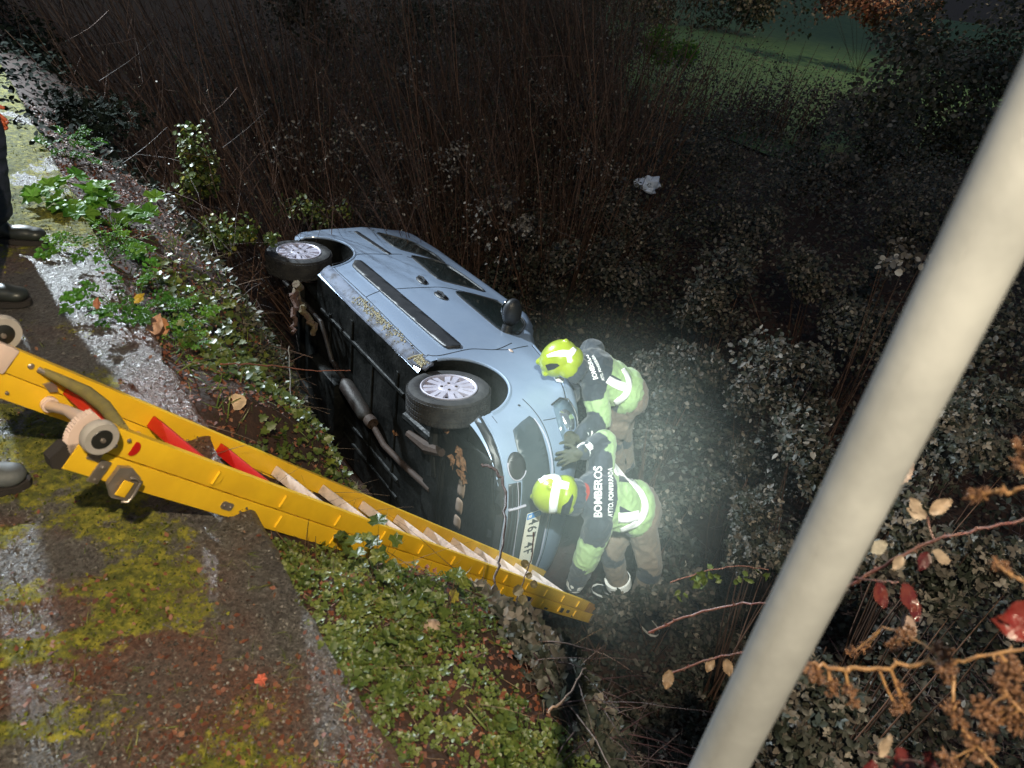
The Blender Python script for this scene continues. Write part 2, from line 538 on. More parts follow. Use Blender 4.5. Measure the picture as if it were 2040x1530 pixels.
# sill with mud, scuffs and a torn seam
sill = patch('sill', [(-2.18, .175), (-2.22, .285), (-.40, .25), (-.30, .27), (-.29, .19), (-.46, .165)], on_side, M_sillpaint, off=.012, thick=.02, rad=.05)
MB().tube([on_side(-2.16, .185, .0), on_side(-1.5, .165, .0), on_side(-.9, .165, 0), on_side(-.42, .165, 0)], .014, 6).build('sill_flange', M_sillpaint, sill)
strip('sill_seam', [(-.50, .17), (-.47, .21), (-.44, .26)], on_side, .008, M_mud, sill, off=.014)
mud = MB()
rm = random.Random(5)
for i in range(520):
    u = rm.betavariate(2.0, 3.2); x = -1.58 + u * 1.15; z = .235 + rm.gauss(0, .022)
    if rm.random() < .25: x = rm.uniform(-.45, -.32); z = rm.uniform(.19, .24)
    if not .17 < z < .28: continue
    p = on_side(x, z, .014); s = rm.uniform(.004, .012)
    m = Matrix.Rotation(rm.uniform(0, 6), 3, 'Y') @ Matrix.Rotation(rm.uniform(-.6, .6), 3, 'X')
    q = [m @ Vector((s * rm.uniform(.6, 1.4) * math.cos(k), rm.uniform(-.3, .3) * s, s * math.sin(k))) for k in (0, 1.6, 3.1, 4.7)]
    q.append(Vector((0, -s * .6, 0)))
    mud.add([p + v for v in q], [(0, 1, 4), (1, 2, 4), (2, 3, 4), (3, 0, 4)])
tag(mud.build('mud_flakes', M_mud, sill, smooth=False), kind='stuff')
# arch lips
for cx, a0, a1 in ((.03, 8, 172), (-2.56, 2, 176)):
    pts = [(cx + .380 * math.cos(R_(a)), .27 + .380 * math.sin(R_(a))) for a in np.linspace(a0, a1, 28)]
    strip('arch_lip', pts, on_side, .013, M_paint, off=-.004, n=8, dens=.2)

# wheels: tyre, trim with seven spokes, drum behind
def wheel(cx, cy, cz, steer, sy=-1):
    w = MB()
    prof = [(.200, -.085), (.225, -.100), (.262, -.102), (.290, -.092), (.300, -.070), (.302, -.02), (.302, .02), (.300, .070), (.290, .092), (.262, .102), (.225, .10), (.2, .085)]
    m = Matrix.Rotation(R_(steer), 3, 'Z')
    if sy > 0: m = m @ Matrix.Rotation(math.pi, 3, 'Z')
    w.lathe(prof, (cx, cy, cz), 'Y', 56, m, cap=False)
    t = w.build('wheel', M_tyre, car)
    tr = MB()                                       # tread blocks
    for k in range(72):
        th = 2 * math.pi * k / 72
        for yy in (-.062, -.022, .022, .062):
            mm = m @ Matrix.Rotation(th + (.03 if yy > 0 else 0), 3, 'Y')
            tr.box(Vector((cx, cy, cz)) + mm @ Vector((.302, yy, 0)), (.008, .028, .019), mm)
    tag(tr.build('tread', M_tyre, t, smooth=False), kind='stuff')
    tr = MB()
    tr.lathe([(.203, -.086), (.206, -.099), (.198, -.102), (.188, -.094), (.186, -.07), (.184, .02)], (cx, cy, cz), 'Y', 56, m, cap=False)
    tr.build('rim', M_hubcap, t)
    hc = MB()
    hc.lathe([(.001, -.094), (.030, -.095), (.032, -.098), (.045, -.099), (.075, -.096), (.082, -.09), (.08, -.05)], (cx, cy, cz), 'Y', 42, m)
    for k in range(7):
        mm = m @ Matrix.Rotation(2 * math.pi * k / 7 + .22, 3, 'Y')
        for s in (-1, 1):                            # each spoke is a forked pair with a raised middle
            V = [Vector((.070, -.096, s * .002)), Vector((.070, -.092, s * .034)), Vector((.192, -.088, s * .056)), Vector((.192, -.090, s * .010)),
                 Vector((.070, -.072, s * .002)), Vector((.070, -.070, s * .036)), Vector((.192, -.066, s * .058)), Vector((.192, -.068, s * .010))]
            V = [Vector((cx, cy, cz)) + mm @ v for v in V]
            hc.add(V, [(0, 1, 2, 3), (4, 7, 6, 5), (0, 4, 5, 1), (1, 5, 6, 2), (2, 6, 7, 3), (3, 7, 4, 0)])
        V = [Vector((.06, -.095, -.012)), Vector((.06, -.095, .012)), Vector((.115, -.093, 0)), Vector((.08, -.075, 0))]
        hc.add([Vector((cx, cy, cz)) + mm @ v for v in V], [(0, 1, 2), (0, 2, 3), (1, 3, 2), (0, 3, 1)])
    hc.build('hubcap', M_hubcap, t)
    for k in range(4):
        nt_ = MB()
        mm = m @ Matrix.Rotation(2 * math.pi * k / 4 + .5, 3, 'Y')
        nt_.lathe([(.011, -.1005), (.011, -.094), (.007, -.090)], Vector((cx, cy, cz)) + mm @ Vector((.052, -.001, 0)), 'Y', 10, m)
        nt_.build('wheel_nut', M_rust, t)
    dr = MB(); dr.lathe([(.198, -.03), (.198, .08)], (cx, cy, cz), 'Y', 32, m)
    dr.build('brake_drum', M_under, t)
    return t
wheel(-.01, -.735, .235, -6)
wheel(-2.70, -.735, .185, 0)
wheel(.0, .76, .30, -6, 1)
wheel(-2.69, .76, .30, 0, 1)
# door mirror
mm = Matrix.Rotation(R_(12), 3, 'Y')
mir = MB()
mir.ell((-.60, -1.0, 1.17), (.065, .125, .085), 20, 12, mm)
mir.tube([(-.56, -.80, 1.10), (-.58, -.90, 1.13)], [.05, .045], 10)
mir = mir.build('door_mirror', M_blackplastic, car)
MB().lathe([(.001, 0), (.066, 0), (.066, .006)], (-.672, -1.0, 1.175), 'X', 20, Matrix.Diagonal((1, 1.35, 1))).build('mirror_glass', M_carglass, mir)

# ---- underbody
ub = MB()
for y in (-.50, .34, .52):
    ub.tube([on_belly(-2.1, y, .0), on_belly(-.5, y, .0)], .020, 6)
for x, w_, y in ((-1.9, .9, -.1), (-1.45, .5, -.45), (-1.05, 1.1, .05), (-.62, 1.3, 0)):
    ub.box((x, y, .150), (.035, w_, .012), None, .005)
ub.build('floor_ribs', M_under, car)
MB().tube([(-2.95, -.42, .13), (-2.5, -.46, .10), (-1.97, -.44, .10), (-1.74, -.16, .11), (-1.42, -.11, .10)], .022, 10).build('exhaust_pipe', M_exhaust, car)
MB().tube([(-1.46, -.11, .09), (-1.42, -.11, .09), (-1.40, -.10, .09), (-1.02, -.02, .09), (-.98, -.02, .09), (-.95, -.02, .09)], [.03, .05, .065, .065, .05, .03], 14).build('silencer', M_exhaust, car)
cc = MB(); cc.lathe([(.03, -.05), (.05, -.05), (.055, 0), (.05, .03), (.03, .03)], (-.90, -.02, .09), 'X', 16); cc.tube([(-.9, -.02, .09), (-.66, .06, .09), (-.35, .05, .10), (.05, .02, .12)], .026, 10)
cc.build('front_pipe', M_rust, car)
ax = MB(); ax.tube([(-2.69, -.66, .22), (-2.69, .66, .22)], .05, 12); ax.tube([(-2.25, -.55, .18), (-2.69, -.60, .2)], .035, 8); ax.tube([(-2.25, .55, .18), (-2.69, .60, .2)], .035, 8)
ax.build('rear_axle', M_under, car)
arm = MB(); arm.tube([(-.05, -.62, .17), (.02, -.40, .13), (.10, -.15, .12)], [.03, .045, .04], 8); arm.tube([(-.4, -.38, .12), (.0, -.42, .12)], .035, 8)
arm.tube([(.12, -.62, .2), (.16, -.3, .14), (.18, .3, .14)], .022, 8); arm.box((.05, 0, .13), (.22, .75, .05), None, .02)
arm.build('front_subframe', M_under, car)
MB().tube([(-.30, -.28, .10), (.0, -.34, .10), (.18, -.42, .10)], [.03, .05, .03], 8).build('wishbone', M_rust, car)
tank = MB(); tank.box((-1.85, .28, .10), (.62, .62, .12), None, .04); tank.build('fuel_tank', M_under, car)
fl = MB()
for (x, y, s) in ((.34, -.52, .05), (.38, -.45, .06), (.44, -.47, .045), (.41, -.38, .05), (.47, -.36, .035), (.15, -.62, .04), (-.02, -.60, .05), (-.55, -.1, .03), (-2.45, -.40, .05), (.28, -.40, .05)):
    for q in range(4):
        a = Vector((x + random.uniform(-.03, .03), y + random.uniform(-.03, .03), .125))
        r = [Vector((random.uniform(.5, 1) * s * math.cos(k), random.uniform(.5, 1) * s * math.sin(k), random.uniform(-.012, .012))) for k in np.linspace(0, 5.2, 6)]
        fl.add([a] + [a + v for v in r], [(0, i, i % 6 + 1) for i in range(1, 7)])
tag(fl.build('caught_leaves', mat('dead_leaf_brown', (.34, .16, .07), .7, 0, (.2, .12, .07), 30), car, smooth=False), kind='stuff')
# splash guard under the nose; pale patches paint the brightness seen through three slots
guard = [(.10, -.62), (.66, -.66), (.76, -.30), (.78, .30), (.66, .66), (.10, .62)]
patch('splash_guard', guard, lambda a, b, o=0.0: on_belly(a, b, o), M_under, off=.012, thick=.008, rad=.1, step=.12)
for y0, y1 in ((-.31, -.16), (-.14, -.01), (.02, .13)):
    patch('guard_slot', [(.36, y0), (.44, y0), (.44, y1), (.36, y1)], lambda a, b, o=0.0: on_belly(a, b, o), mat('slot_see_through', (.22, .16, .12), .8), off=.016, thick=.004, rad=.3)
# ---- nose of the car
bump_in = patch('bumper_insert', [(-.776, .40), (-.798, .49), (-.812, .575), (-.79, .606), (-.72, .610), (-.60, .614), (-.41, .619), (-.2, .62), (.2, .62), (.41, .619), (.60, .614), (.60, .38), (.40, .38), (.2, .36), (-.2, .36), (-.5, .38), (-.66, .377), (-.73, .384)], on_front, M_insert, off=.003, rad=.12)
patch('lower_grille', [(-.50, .262), (.50, .262), (.52, .36), (.2, .352), (-.2, .352), (-.49, .366)], on_front, M_blackplastic, off=.004, rad=.05)
for zz in (.29, .325):
    strip('grille_bar', [(-.47, zz), (-.2, zz), (.2, zz), (.47, zz)], on_front, .004, M_insert, off=.008)
strip('grille_gap', [(-.50, .335), (-.2, .345), (.15, .360), (.45, .345)], on_front, .0025, M_hubcap, off=.008)
strip('towing_bar', [(-.315, .262), (-.310, .33), (-.31, .40)], on_front, .010, M_hubcap, off=.010)
fcirc = [(-.594 + .084 * math.cos(q), .345 + .072 * math.sin(q)) for q in np.linspace(0, 2 * math.pi, 29)[:-1]]
fog = patch('fog_lamp', fcirc, on_front, M_blackplastic, off=.010, thick=.02, rad=0)
strip('chrome_ring', [fcirc[i % 28] for i in range(-9, 6)], on_front, .004, M_hubcap, fog, off=.012)
strip('bumper_edge', smooth_line([(-.828, .252), (-.768, .246), (-.61, .247), (-.456, .246), (0, .245), (.456, .246), (.61, .247)]), on_front, .006, M_paint, off=.002)
strip('insert_trim', smooth_line([(-.798, .60), (-.711, .632), (-.559, .641), (-.415, .632), (0, .632), (.415, .632)]), on_front, .005, M_hubcap, off=.002)
patch('lip_spoiler', [(-.80, .19), (-.83, .240), (-.61, .235), (-.3, .235), (.3, .235), (.61, .235), (.61, .19), (.3, .185), (-.3, .185)], on_front, M_blackplastic, off=.005, rad=.05)
strip('panel_gap', smooth_line([(-.857, .612), (-.832, .629), (-.791, .643), (-.742, .650), (-.655, .655), (-.556, .656), (-.421, .657), (0, .66), (.42, .657)]), on_front, .0032, M_gap, off=.001)
strip('panel_gap', [(-.782, .665), (-.778, .72), (-.775, .79)], on_front, .003, M_gap, off=.001)
strip('panel_gap', [(.43, .31), (.49, .315)], on_side, .002, M_gap, off=.001)
MB().ell(on_side(.41, .55, .002), (.012, .004, .010), 12, 6).build('towing_eye_cap', M_gap, car)
MB().ell(on_side(-.25, .935, .004), (.028, .006, .014), 14, 6).build('side_repeater', mat('faded_repeater', (.55, .42, .36), .3), car)
# bonnet edge standing proud
strip('bonnet_edge', smooth_line([(-.30, 1.20), (0, 1.12), (.3, 1.03), (.48, .95)]), on_side, .006, M_paint, off=.002)
strip('panel_gap', smooth_line([(-.30, 1.185), (0, 1.105), (.3, 1.015), (.46, .94)]), on_side, .004, M_gap, off=.0005)
# headlamp: reflector bowl, lens and chrome brow
def on_corner(a, b, off=0.0):
    """a runs round the wing from side to nose, b is height"""
    th = R_(-90 + a)
    d = Vector((math.cos(th), math.sin(th), 0)); o_ = Vector((.38, -.45, b)) + d * 2
    h = BT.ray_cast(o_, -d)
    if h[0] is None: h = BT.find_nearest(Vector((.6, -.7, b)))
    return h[0] + h[1] * off
hl = patch('headlamp', [(14, .80), (8, .90), (12, .955), (34, .955), (58, .93), (72, .86), (66, .775), (40, .76)], on_corner, M_lens, off=.006, rad=.3, step=8)
patch('reflector', [(24, .81), (22, .89), (34, .925), (48, .89), (46, .82)], on_corner, M_chrome, hl, off=.009, thick=.004, rad=.35, step=8)
patch('indicator', [(50, .80), (52, .86), (62, .85), (60, .79)], on_corner, M_orange, hl, off=.009, thick=.004, rad=.3, step=8)
strip('lamp_brow', [(14, .795), (8, .90), (12, .957), (34, .962), (58, .935), (72, .862)], on_corner, .007, M_blackplastic, hl, off=.006, dens=4)
# number plate
pc = Vector((.88, .03, .445)); ang = R_(0)
pm = Matrix.Translation(pc) @ Matrix.Rotation(ang, 4, 'X') @ Matrix(((0, 0, 1, 0), (1, 0, 0, 0), (0, 1, 0, 0), (0, 0, 0, 1)))
PW, PH = .62, .125
pl = MB().box((0, 0, 0), (PW, PH, .004)); pl.V = [pm @ Vector(v) for v in pl.V]
plate = pl.build('number_plate', M_plate, car, smooth=False)
b_ = MB().box((-PW / 2 + .027, 0, .003), (.05, PH - .006, .002)); b_.V = [pm @ Vector(v) for v in b_.V]
b_.build('country_strip', M_plateblue, plate, smooth=False)
b_ = MB().box((-PW / 2 + .027, -.036, .0045), (.026, .028, .001)); b_.V = [pm @ Vector(v) for v in b_.V]
b_.build('country_mark', M_white, plate, smooth=False)
b_ = MB()
for k in range(12):
    b_.lathe([(.0034, 0), (.0034, .001)], (-PW / 2 + .027 + .017 * math.cos(k * math.pi / 6), .030 + .017 * math.sin(k * math.pi / 6), .004), 'Z', 6)
b_.V = [pm @ Vector(v) for v in b_.V]
b_.build('ring_of_stars', mat('pale_blue_print', (.25, .5, .85), .5), plate, smooth=False)
xx = -PW / 2 + .088
for chh, dx in (('4', .064), ('6', .064), ('7', .086), ('4', .064), ('F', .064)):
    V, F = text_mesh(chh, .115, .0008, bold=.0012)
    V = [pm @ Vector((v.x * .88 + xx, v.y, v.z + .0035)) for v in V]
    MB().add(V, F).build('plate_character', M_ink, plate, smooth=False)
    xx += dx
MB().box((.845, .03, .445), (.06, .40, .06), None, .01).build('plate_holder', M_blackplastic, car)
# ------------------------------------------------------------------ the yellow ladder
M_yel = mat('yellow_fibreglass', (.90, .54, .022), .38, 0, (.78, .45, .018), 6, bump=.05, bscale=150, rough2=.5)
M_yel_old = mat('worn_yellow_end', (.60, .28, .015), .6, 0, (.22, .11, .04), 14, bump=.2, bscale=60)
M_rung = mat('scuffed_white_rung', (.66, .55, .50), .5, .1, (.36, .30, .27), 22, bump=.2, bscale=80, lo=.5, hi=.72)
M_red = mat('red_rung', (.48, .010, .008), .4)
M_steel = mat('zinc_steel', (.40, .34, .30), .38, .7, (.28, .24, .2), 18, bump=.1)
M_wplastic = mat('cream_plastic', (.74, .56, .48), .45, bump=.1)
M_greywheel = mat('grey_rubber_roller', (.42, .38, .35), .6, 0, (.34, .31, .28), 20)
M_hub = mat('black_hub', (.02, .02, .018), .35)
M_rubber = mat('black_rubber', (.025, .02, .018), .8, bump=.3, bscale=100)
M_olive = mat('olive_strap', (.22, .18, .05), .7, 0, (.16, .13, .05), 30, bump=.3)
LR = ((0.43447, -0.80807, 0.39781), (0.57723, 0.58886, 0.56573), (-0.6914, -0.01617, 0.72229))
LO = (-1.0122, 1.3602, 0.3927)
LM = Matrix([[*LR[i], LO[i]] for i in range(3)] + [[0, 0, 0, 1]])
lad = empty('extension_ladder', mw=LM, label='yellow extension ladder with red and white rungs leaning from the road down into the ditch', cat='ladder')
LW, LH = .409, .135
def channel(u0, u1, v, inward, w0, w1, name, matl=M_yel, par=lad):
    """C-section rail: web at v, flanges pointing to the side 'inward' (+1 or -1); rounded corners"""
    t = .004; d = .032 * inward
    prof = [(0, w0 + .004), (.0012 * inward, w0), (d, w0), (d, w0 + t), (t * inward, w0 + t), (t * inward, w1 - t), (d, w1 - t), (d, w1), (.0012 * inward, w1), (0, w1 - .004)]
    n = len(prof); us = np.linspace(u0, u1, 24)
    V = [(u, v + a, b) for u in us for a, b in prof]; F = []
    for i in range(len(us) - 1):
        for k in range(n): F.append((i * n + k, i * n + (k + 1) % n, (i + 1) * n + (k + 1) % n, (i + 1) * n + k))
    F.append(tuple(range(n))); F.append(tuple((len(us) - 1) * n + k for k in range(n))[::-1])
    return MB().add(V, F).build(name, matl, par)
H1 = .066
r_al = channel(.0, 4.18, 0.0, 1, 0, H1, 'rail')
r_au = channel(.060, 3.98, 0.0 + .003, 1, H1 + .003, LH, 'rail')
r_bl = channel(-.10, 4.18, LW, 1, 0, H1, 'rail')
r_bu = channel(-.02, 3.98, LW - .003, 1, H1 + .003, LH, 'rail')
# worn, splintered far ends
for r, w0, w1, u in ((r_al, .0, .066, 4.1), (r_au, .069, .135, 3.9)):
    b = MB()
    random.seed(3)
    n = 7
    V = []
    for i in range(n):
        w = w0 + (w1 - w0) * i / (n - 1)
        e = random.uniform(.02, .11)
        V += [(u, -.002, w), (u + .10 + e, -.002, w), (u, .004, w), (u + .10 + e, .004, w)]
    F = []
    for i in range(n - 1):
        a = i * 4; c = a + 4
        F += [(a, a + 1, c + 1, c), (a + 2, c + 2, c + 3, a + 3), (a + 1, a + 3, c + 3, c + 1)]
    b.add(V, F).build('worn_end', M_yel_old, r)
# rungs: near ones red, the rest scuffed white; a second set belongs to the lower section
us = [.177 + .2985 * k for k in range(13)]
for k, u in enumerate(us):
    b = MB()
    b.box((u, LW / 2, .094), (.030, LW - .01, .030), None, .006)
    b.box((u - .012, LW / 2, .092), (.012, LW - .01, .040), None, .004)
    b.build('rung', M_red if k < 3 else M_rung, lad)
    if 0 < k < 12:
        b = MB(); b.tube([(u - .03, .006, .034), (u - .03, LW - .006, .034)], .015, 10)
        b.build('rung', M_wplastic if k < 3 else M_rung, lad)
        if k in (3, 4, 7, 10):                    # dark scratches on rungs
            for vv in (.30, .22):
                MB().box((u, vv, .1105), (.026, .006, .0012), Matrix.Rotation(.3, 3, 'Z')).build('scratch', M_ink, lad, smooth=False)
# half-round rung plugs standing proud of the near rail's web
for k in range(13):
    u = .44 + .2985 * (k); pr = r_au
    for w, uu in ((.100, u), (.034, u + .035)):
        if k < 1 and w < .05: continue
        if uu > 3.85: continue
        rr = .021
        poly = [(uu - .016, w - rr), (uu - .016, w + rr)] + [(uu - .012 + rr * math.cos(a), w + rr * math.sin(a)) for a in np.linspace(math.pi / 2, -math.pi / 2, 9)]
        MB().prism(poly, lambda a, b_, d: Vector((a, .0015 - d if w > .05 else -.0005 - d, b_)), .0035 if k < 5 else .006).build('rung_plug', M_yel, pr if w > .05 else r_al)
        MB().box((uu - .017, -.003, w), (.003, .008, 2 * rr)).build('plug_lip', M_yel, pr if w > .05 else r_al, smooth=False)
# rivets and bolts
def rivet(u, w, v=-.002, r=.007, s=-1, par=r_al, m=M_steel, name='rivet'):
    b = MB(); b.lathe([(r, 0), (r * 1.0, .002), (r * .7, .0045), (.0005, .005)], (0, 0, 0), 'Y', 14)
    b.V = [Vector((x, y * (1 if s > 0 else -1) if False else (-y if s < 0 else y), z)) for x, y, z in b.V]
    b.V = [Vector((x + u, y + v, z + w)) for x, y, z in b.V]
    return b.build(name, m, par)
# rail A outer face: bracket, clip, stickers
br = MB(); br.box((.086, -.004, .02), (.030, .004, .062), None, .001); br.box((.050, -.0035, .082), (.034, .005, .080), Matrix.Rotation(.0, 3, 'Y'), .001)
br = br.build('bracket_plate', M_steel, lad)
rivet(.086, .034, -.006, .006, -1, br); rivet(.088, -.001, -.006, .006, -1, br)
rivet(.110, .116, .001, .0055, -1, r_au); rivet(.085, .092, .001, .0065, -1, r_au)
q = [(.137 + .017 * math.cos(a), .100 + .020 * math.sin(a)) for a in np.linspace(-1.9, 1.9, 14)]
MB().prism(q, lambda a, b_, d: Vector((a, .002 - d, b_)), .0012).build('red_sticker', M_red, r_au, smooth=False)
cl = MB()
cl.prism([(.120, .050), (.152, .058), (.186, .042), (.200, -.002), (.196, -.024), (.150, -.030), (.118, .0)], lambda a, b_, d: Vector((a, -.004 - d * (1 if a < .17 else 1.5), b_)), .014)
cl = cl.build('spring_clip', M_steel, lad)
MB().tube([(.156, -.026, .034), (.166, -.030, .040), (.188, -.030, .034), (.192, -.030, .0), (.190, -.030, -.024), (.176, -.024, -.03)], .0042, 8).build('wire_handle', M_steel, cl)
MB().box((.160, -.026, .004), (.030, .004, .042), None, .001).build('clip_window', M_yel, cl)
pls = MB(); pls.prism([(.503, .024), (.503, .040), (.511, .044), (.541, .044), (.549, .040), (.549, .024), (.541, .020), (.511, .020)], lambda a, b_, d: Vector((a, 0 - d, b_)), .003)
pls = pls.build('joint_plate', M_steel, r_al); rivet(.513, .032, -.003, .004, -1, pls); rivet(.539, .032, -.003, .004, -1, pls)
lb = MB(); lb.box((2.284, -.001, .035), (.125, .0015, .040)); lb = lb.build('oval_label', M_white, r_al, smooth=False)
lb2 = MB(); lb2.lathe([(.020, 0), (.020, .001)], (0, 0, 0), 'Y', 24, Matrix.Diagonal((1.25, .75, 1))); lb2.V = [Vector((x + 2.262, y - .0030, z + .036)) for x, y, z in lb2.V]
lb2.build('blue_oval', mat('blue_print', (.02, .06, .25), .5), lb, smooth=False)
MB().box((2.262, -.0034, .036), (.022, .001, .005)).build('oval_text', M_white, lb, smooth=False)
MB().box((2.338, -.0026, .035), (.010, .001, .040)).build('red_stripe', M_red, lb, smooth=False)
lb = MB(); lb.box((2.873, -.001, .030), (.19, .0015, .038)); lb = lb.build('blue_label', mat('blue_sticker', (.015, .035, .13), .45), r_al, smooth=False)
MB().box((2.80, -.0025, .033), (.03, .001, .012)).build('label_print', M_white, lb, smooth=False)
MB().box((2.985, -.0025, .030), (.012, .001, .038)).build('label_print', mat('pink_print', (.5, .3, .3), .5), lb, smooth=False)
for u, w, a, c in ((3.25, .012, .05, .012), (3.50, .030, .07, .03), (3.62, .034, .05, .02), (3.74, .012, .04, .01)):
    MB().box((u, -.001, w), (a, .0015, c)).build('dark_sticker', M_insert, r_al, smooth=False)
# rollers, arm, strap and rope guide at the road end
def roller(u, v, w, r, name='guide_wheel'):
    b = MB(); b.lathe([(r * .62, -.014), (r * .93, -.014), (r, -.007), (r, .007), (r * .93, .014), (r * .62, .014)], (u, v, w), 'Y', 36)
    o = b.build(name, M_greywheel, lad)
    MB().lathe([(.001, -.0165), (r * .55, -.0155), (r * .60, -.0135), (r * .61, .011), (.001, .013)], (u, v, w), 'Y', 30).build('hub', M_hub, o)
    MB().lathe([(.0005, -.024), (r * .12, -.023), (r * .14, -.016), (r * .14, 0)], (u, v, w), 'Y', 14).build('axle_bolt', M_steel, o)
    return o
roller(.010, -.030, .108, .043)
roller(-.050, LW + .045, .150, .050)
gd = MB()
n = 46
poly = []
for i in range(n + 1):
    a = 2.25 + 2.6 * i / n
    r = .066 + (.0030 if i % 2 else 0)
    poly.append((.030 + r * math.cos(a), .098 + r * math.sin(a)))
poly += [(.045, .045), (.055, .125)]
gd.prism(poly, lambda a, b_, d: Vector((a, .004 + d, b_)), .022)
gd = gd.build('ratchet_guard', M_wplastic, lad)
MB().tube([(.143, LW - .012, .030), (.10, LW * .62, .07), (.045, LW * .25, .10), (.02, .03, .108)], [.015, .014, .020, .022], 12).build('pivot_arm', M_wplastic, lad)
b = MB(); b.lathe([(.0225, -.010), (.0225, .004), (.019, .006)], (.143, LW - .008, .033), 'Y', 26); b = b.build('pivot_disc', M_wplastic, lad)
rivet(.143, .033, LW - .018, .009, -1, b)
b = MB(); b.tube([(.072, LW - .012, .112), (.10, LW - .05, .118), (.13, LW - .13, .128), (.12, LW * .4, .135), (.09, .02, .13)], [.010, .013, .018, .018, .016], 10); b.build('olive_strap', M_olive, lad)
MB().tube([(.06, LW - .006, .110), (.085, LW - .03, .114)], .008, 8).build('strap_buckle', M_steel, lad)
rivet(.040, .110, LW - .003, .0085, -1, r_bu); rivet(.030, .020, LW - .001, .0055, -1, r_bl)
b = MB(); b.prism([(.095, .077), (.112, .092), (.130, .088), (.142, .074), (.122, .064)], lambda a, c, d: Vector((a, LW - .003 - d, c)), .008); b.build('hinge_plate', M_steel, lad)
b = MB(); b.box((-.045, LW + .004, .10), (.07, .026, .075), None, .006); b.build('end_cap', M_wplastic, lad)
ft = MB(); ft.prism([(-.040, .012), (-.030, .050), (.022, .085), (.030, .060), (.002, -.004), (-.02, -.008)], lambda a, c, d: Vector((a, .004 + d, c)), .034); ft.build('rubber_foot', M_rubber, lad)
for k in (1, 2):
    b = MB(); b.box((us[k] + .02, LW * .84, .082), (.05, .05, .022), Matrix.Rotation(.5, 3, 'Z'), .006); b.build('rung_end_block', M_wplastic, lad)
b = MB(); b.tube([(.02, .01, .10), (.10, .06, .115), (.16, .13, .108), (.176, .19, .104)], [.012, .018, .020, .017], 10); b.build('clear_sleeve', mat('cloudy_sleeve', (.42, .16, .12), .4, 0, (.5, .3, .25), 20), lad)

# ------------------------------------------------------------------ white post at the road edge
px_, py_ = .310, .540
# it leans a few degrees: two measured points fix its axis
pa = Vector((0, 0, CAMH)) + (CX * ((1950 - 1020) / 1541) - CY * ((500 - 765) / 1541) - CZ) * .560
pb = Vector((0, 0, CAMH)) + (CX * ((1431 - 1020) / 1541) - CY * ((1530 - 765) / 1541) - CZ) * .880
pd = (pa - pb).normalized(); p0 = pa - pd * 1.75; p1 = pa + pd * .85
post = MB(); post.tube([p0, p0.lerp(p1, .5), p1, p1 + pd * .02, p1 + pd * .024], [.0285, .0285, .0285, .026, .001], 40)
post = post.build('white_post', mat('chalky_white_paint', (.39, .395, .385), .6, 0, (.28, .285, .28), 9, bump=.05), None)
tag(post, 'tall white painted round post standing at the road edge in the right foreground', 'post')
# ------------------------------------------------------------------ people
def P(px, py, d):
    """the point at depth d metres along the view, used while measuring the photograph"""
    return Vector((0, 0, CAMH)) + (CX * ((px - 1020) / 1541) - CY * ((py - 765) / 1541) - CZ) * d

M_skin = mat('skin', (.50, .27, .19), .5)
M_navy = mat('navy_cloth', (.022, .032, .045), .8, 0, (.035, .045, .06), 8, bump=.25, bscale=400, sheen=.2)
M_green = mat('lime_cloth', (.33, .47, .22), .75, 0, (.28, .41, .18), 7, bump=.25, bscale=400, sheen=.2)
M_tan = mat('tan_cloth', (.22, .17, .13), .8, 0, (.17, .135, .105), 7, bump=.25, bscale=400, sheen=.15)
M_refl = mat('silver_white_strip', (.93, .93, .90), .35)
M_helmet = mat('lime_helmet', (.34, .42, .03), .32, 0, (.27, .35, .025), 8, coat=.4)
M_dark = mat('recess_shade', (.02, .025, .03), .6)  # flat dark patches painting the shade of the helmet openings
M_glove = mat('leather_glove', (.075, .075, .045), .7, 0, (.045, .045, .03), 30, bump=.4, bscale=120)
M_boot = mat('black_boot', (.02, .022, .022), .4, 0, (.03, .035, .03), 20)
M_redtrim = mat('red_collar', (.32, .04, .03), .7)

def capsule(mb, a, b, ra, rb, n=14):
    a = Vector(a); b = Vector(b)
    pts = []; rr = []
    L = (b - a).length
    d = (b - a) / max(L, 1e-6)
    for k in range(4):
        th = math.pi / 2 * k / 4
        pts.append(a - d * ra * math.cos(th)); rr.append(max(.001, ra * math.sin(th)))
    for k in range(5):
        t = k / 4; pts.append(a.lerp(b, t)); rr.append(ra + (rb - ra) * t)
    for k in range(1, 5):
        th = math.pi / 2 * k / 4
        pts.append(b + d * rb * math.sin(th)); rr.append(max(.001, rb * math.cos(th)))
    mb.tube(pts, rr, n)

def frame3(x, y, z=None):
    x = Vector(x).normalized(); y = Vector(y); y = (y - x * y.dot(x)).normalized(); z = x.cross(y)
    return Matrix((x, y, z)).transposed()

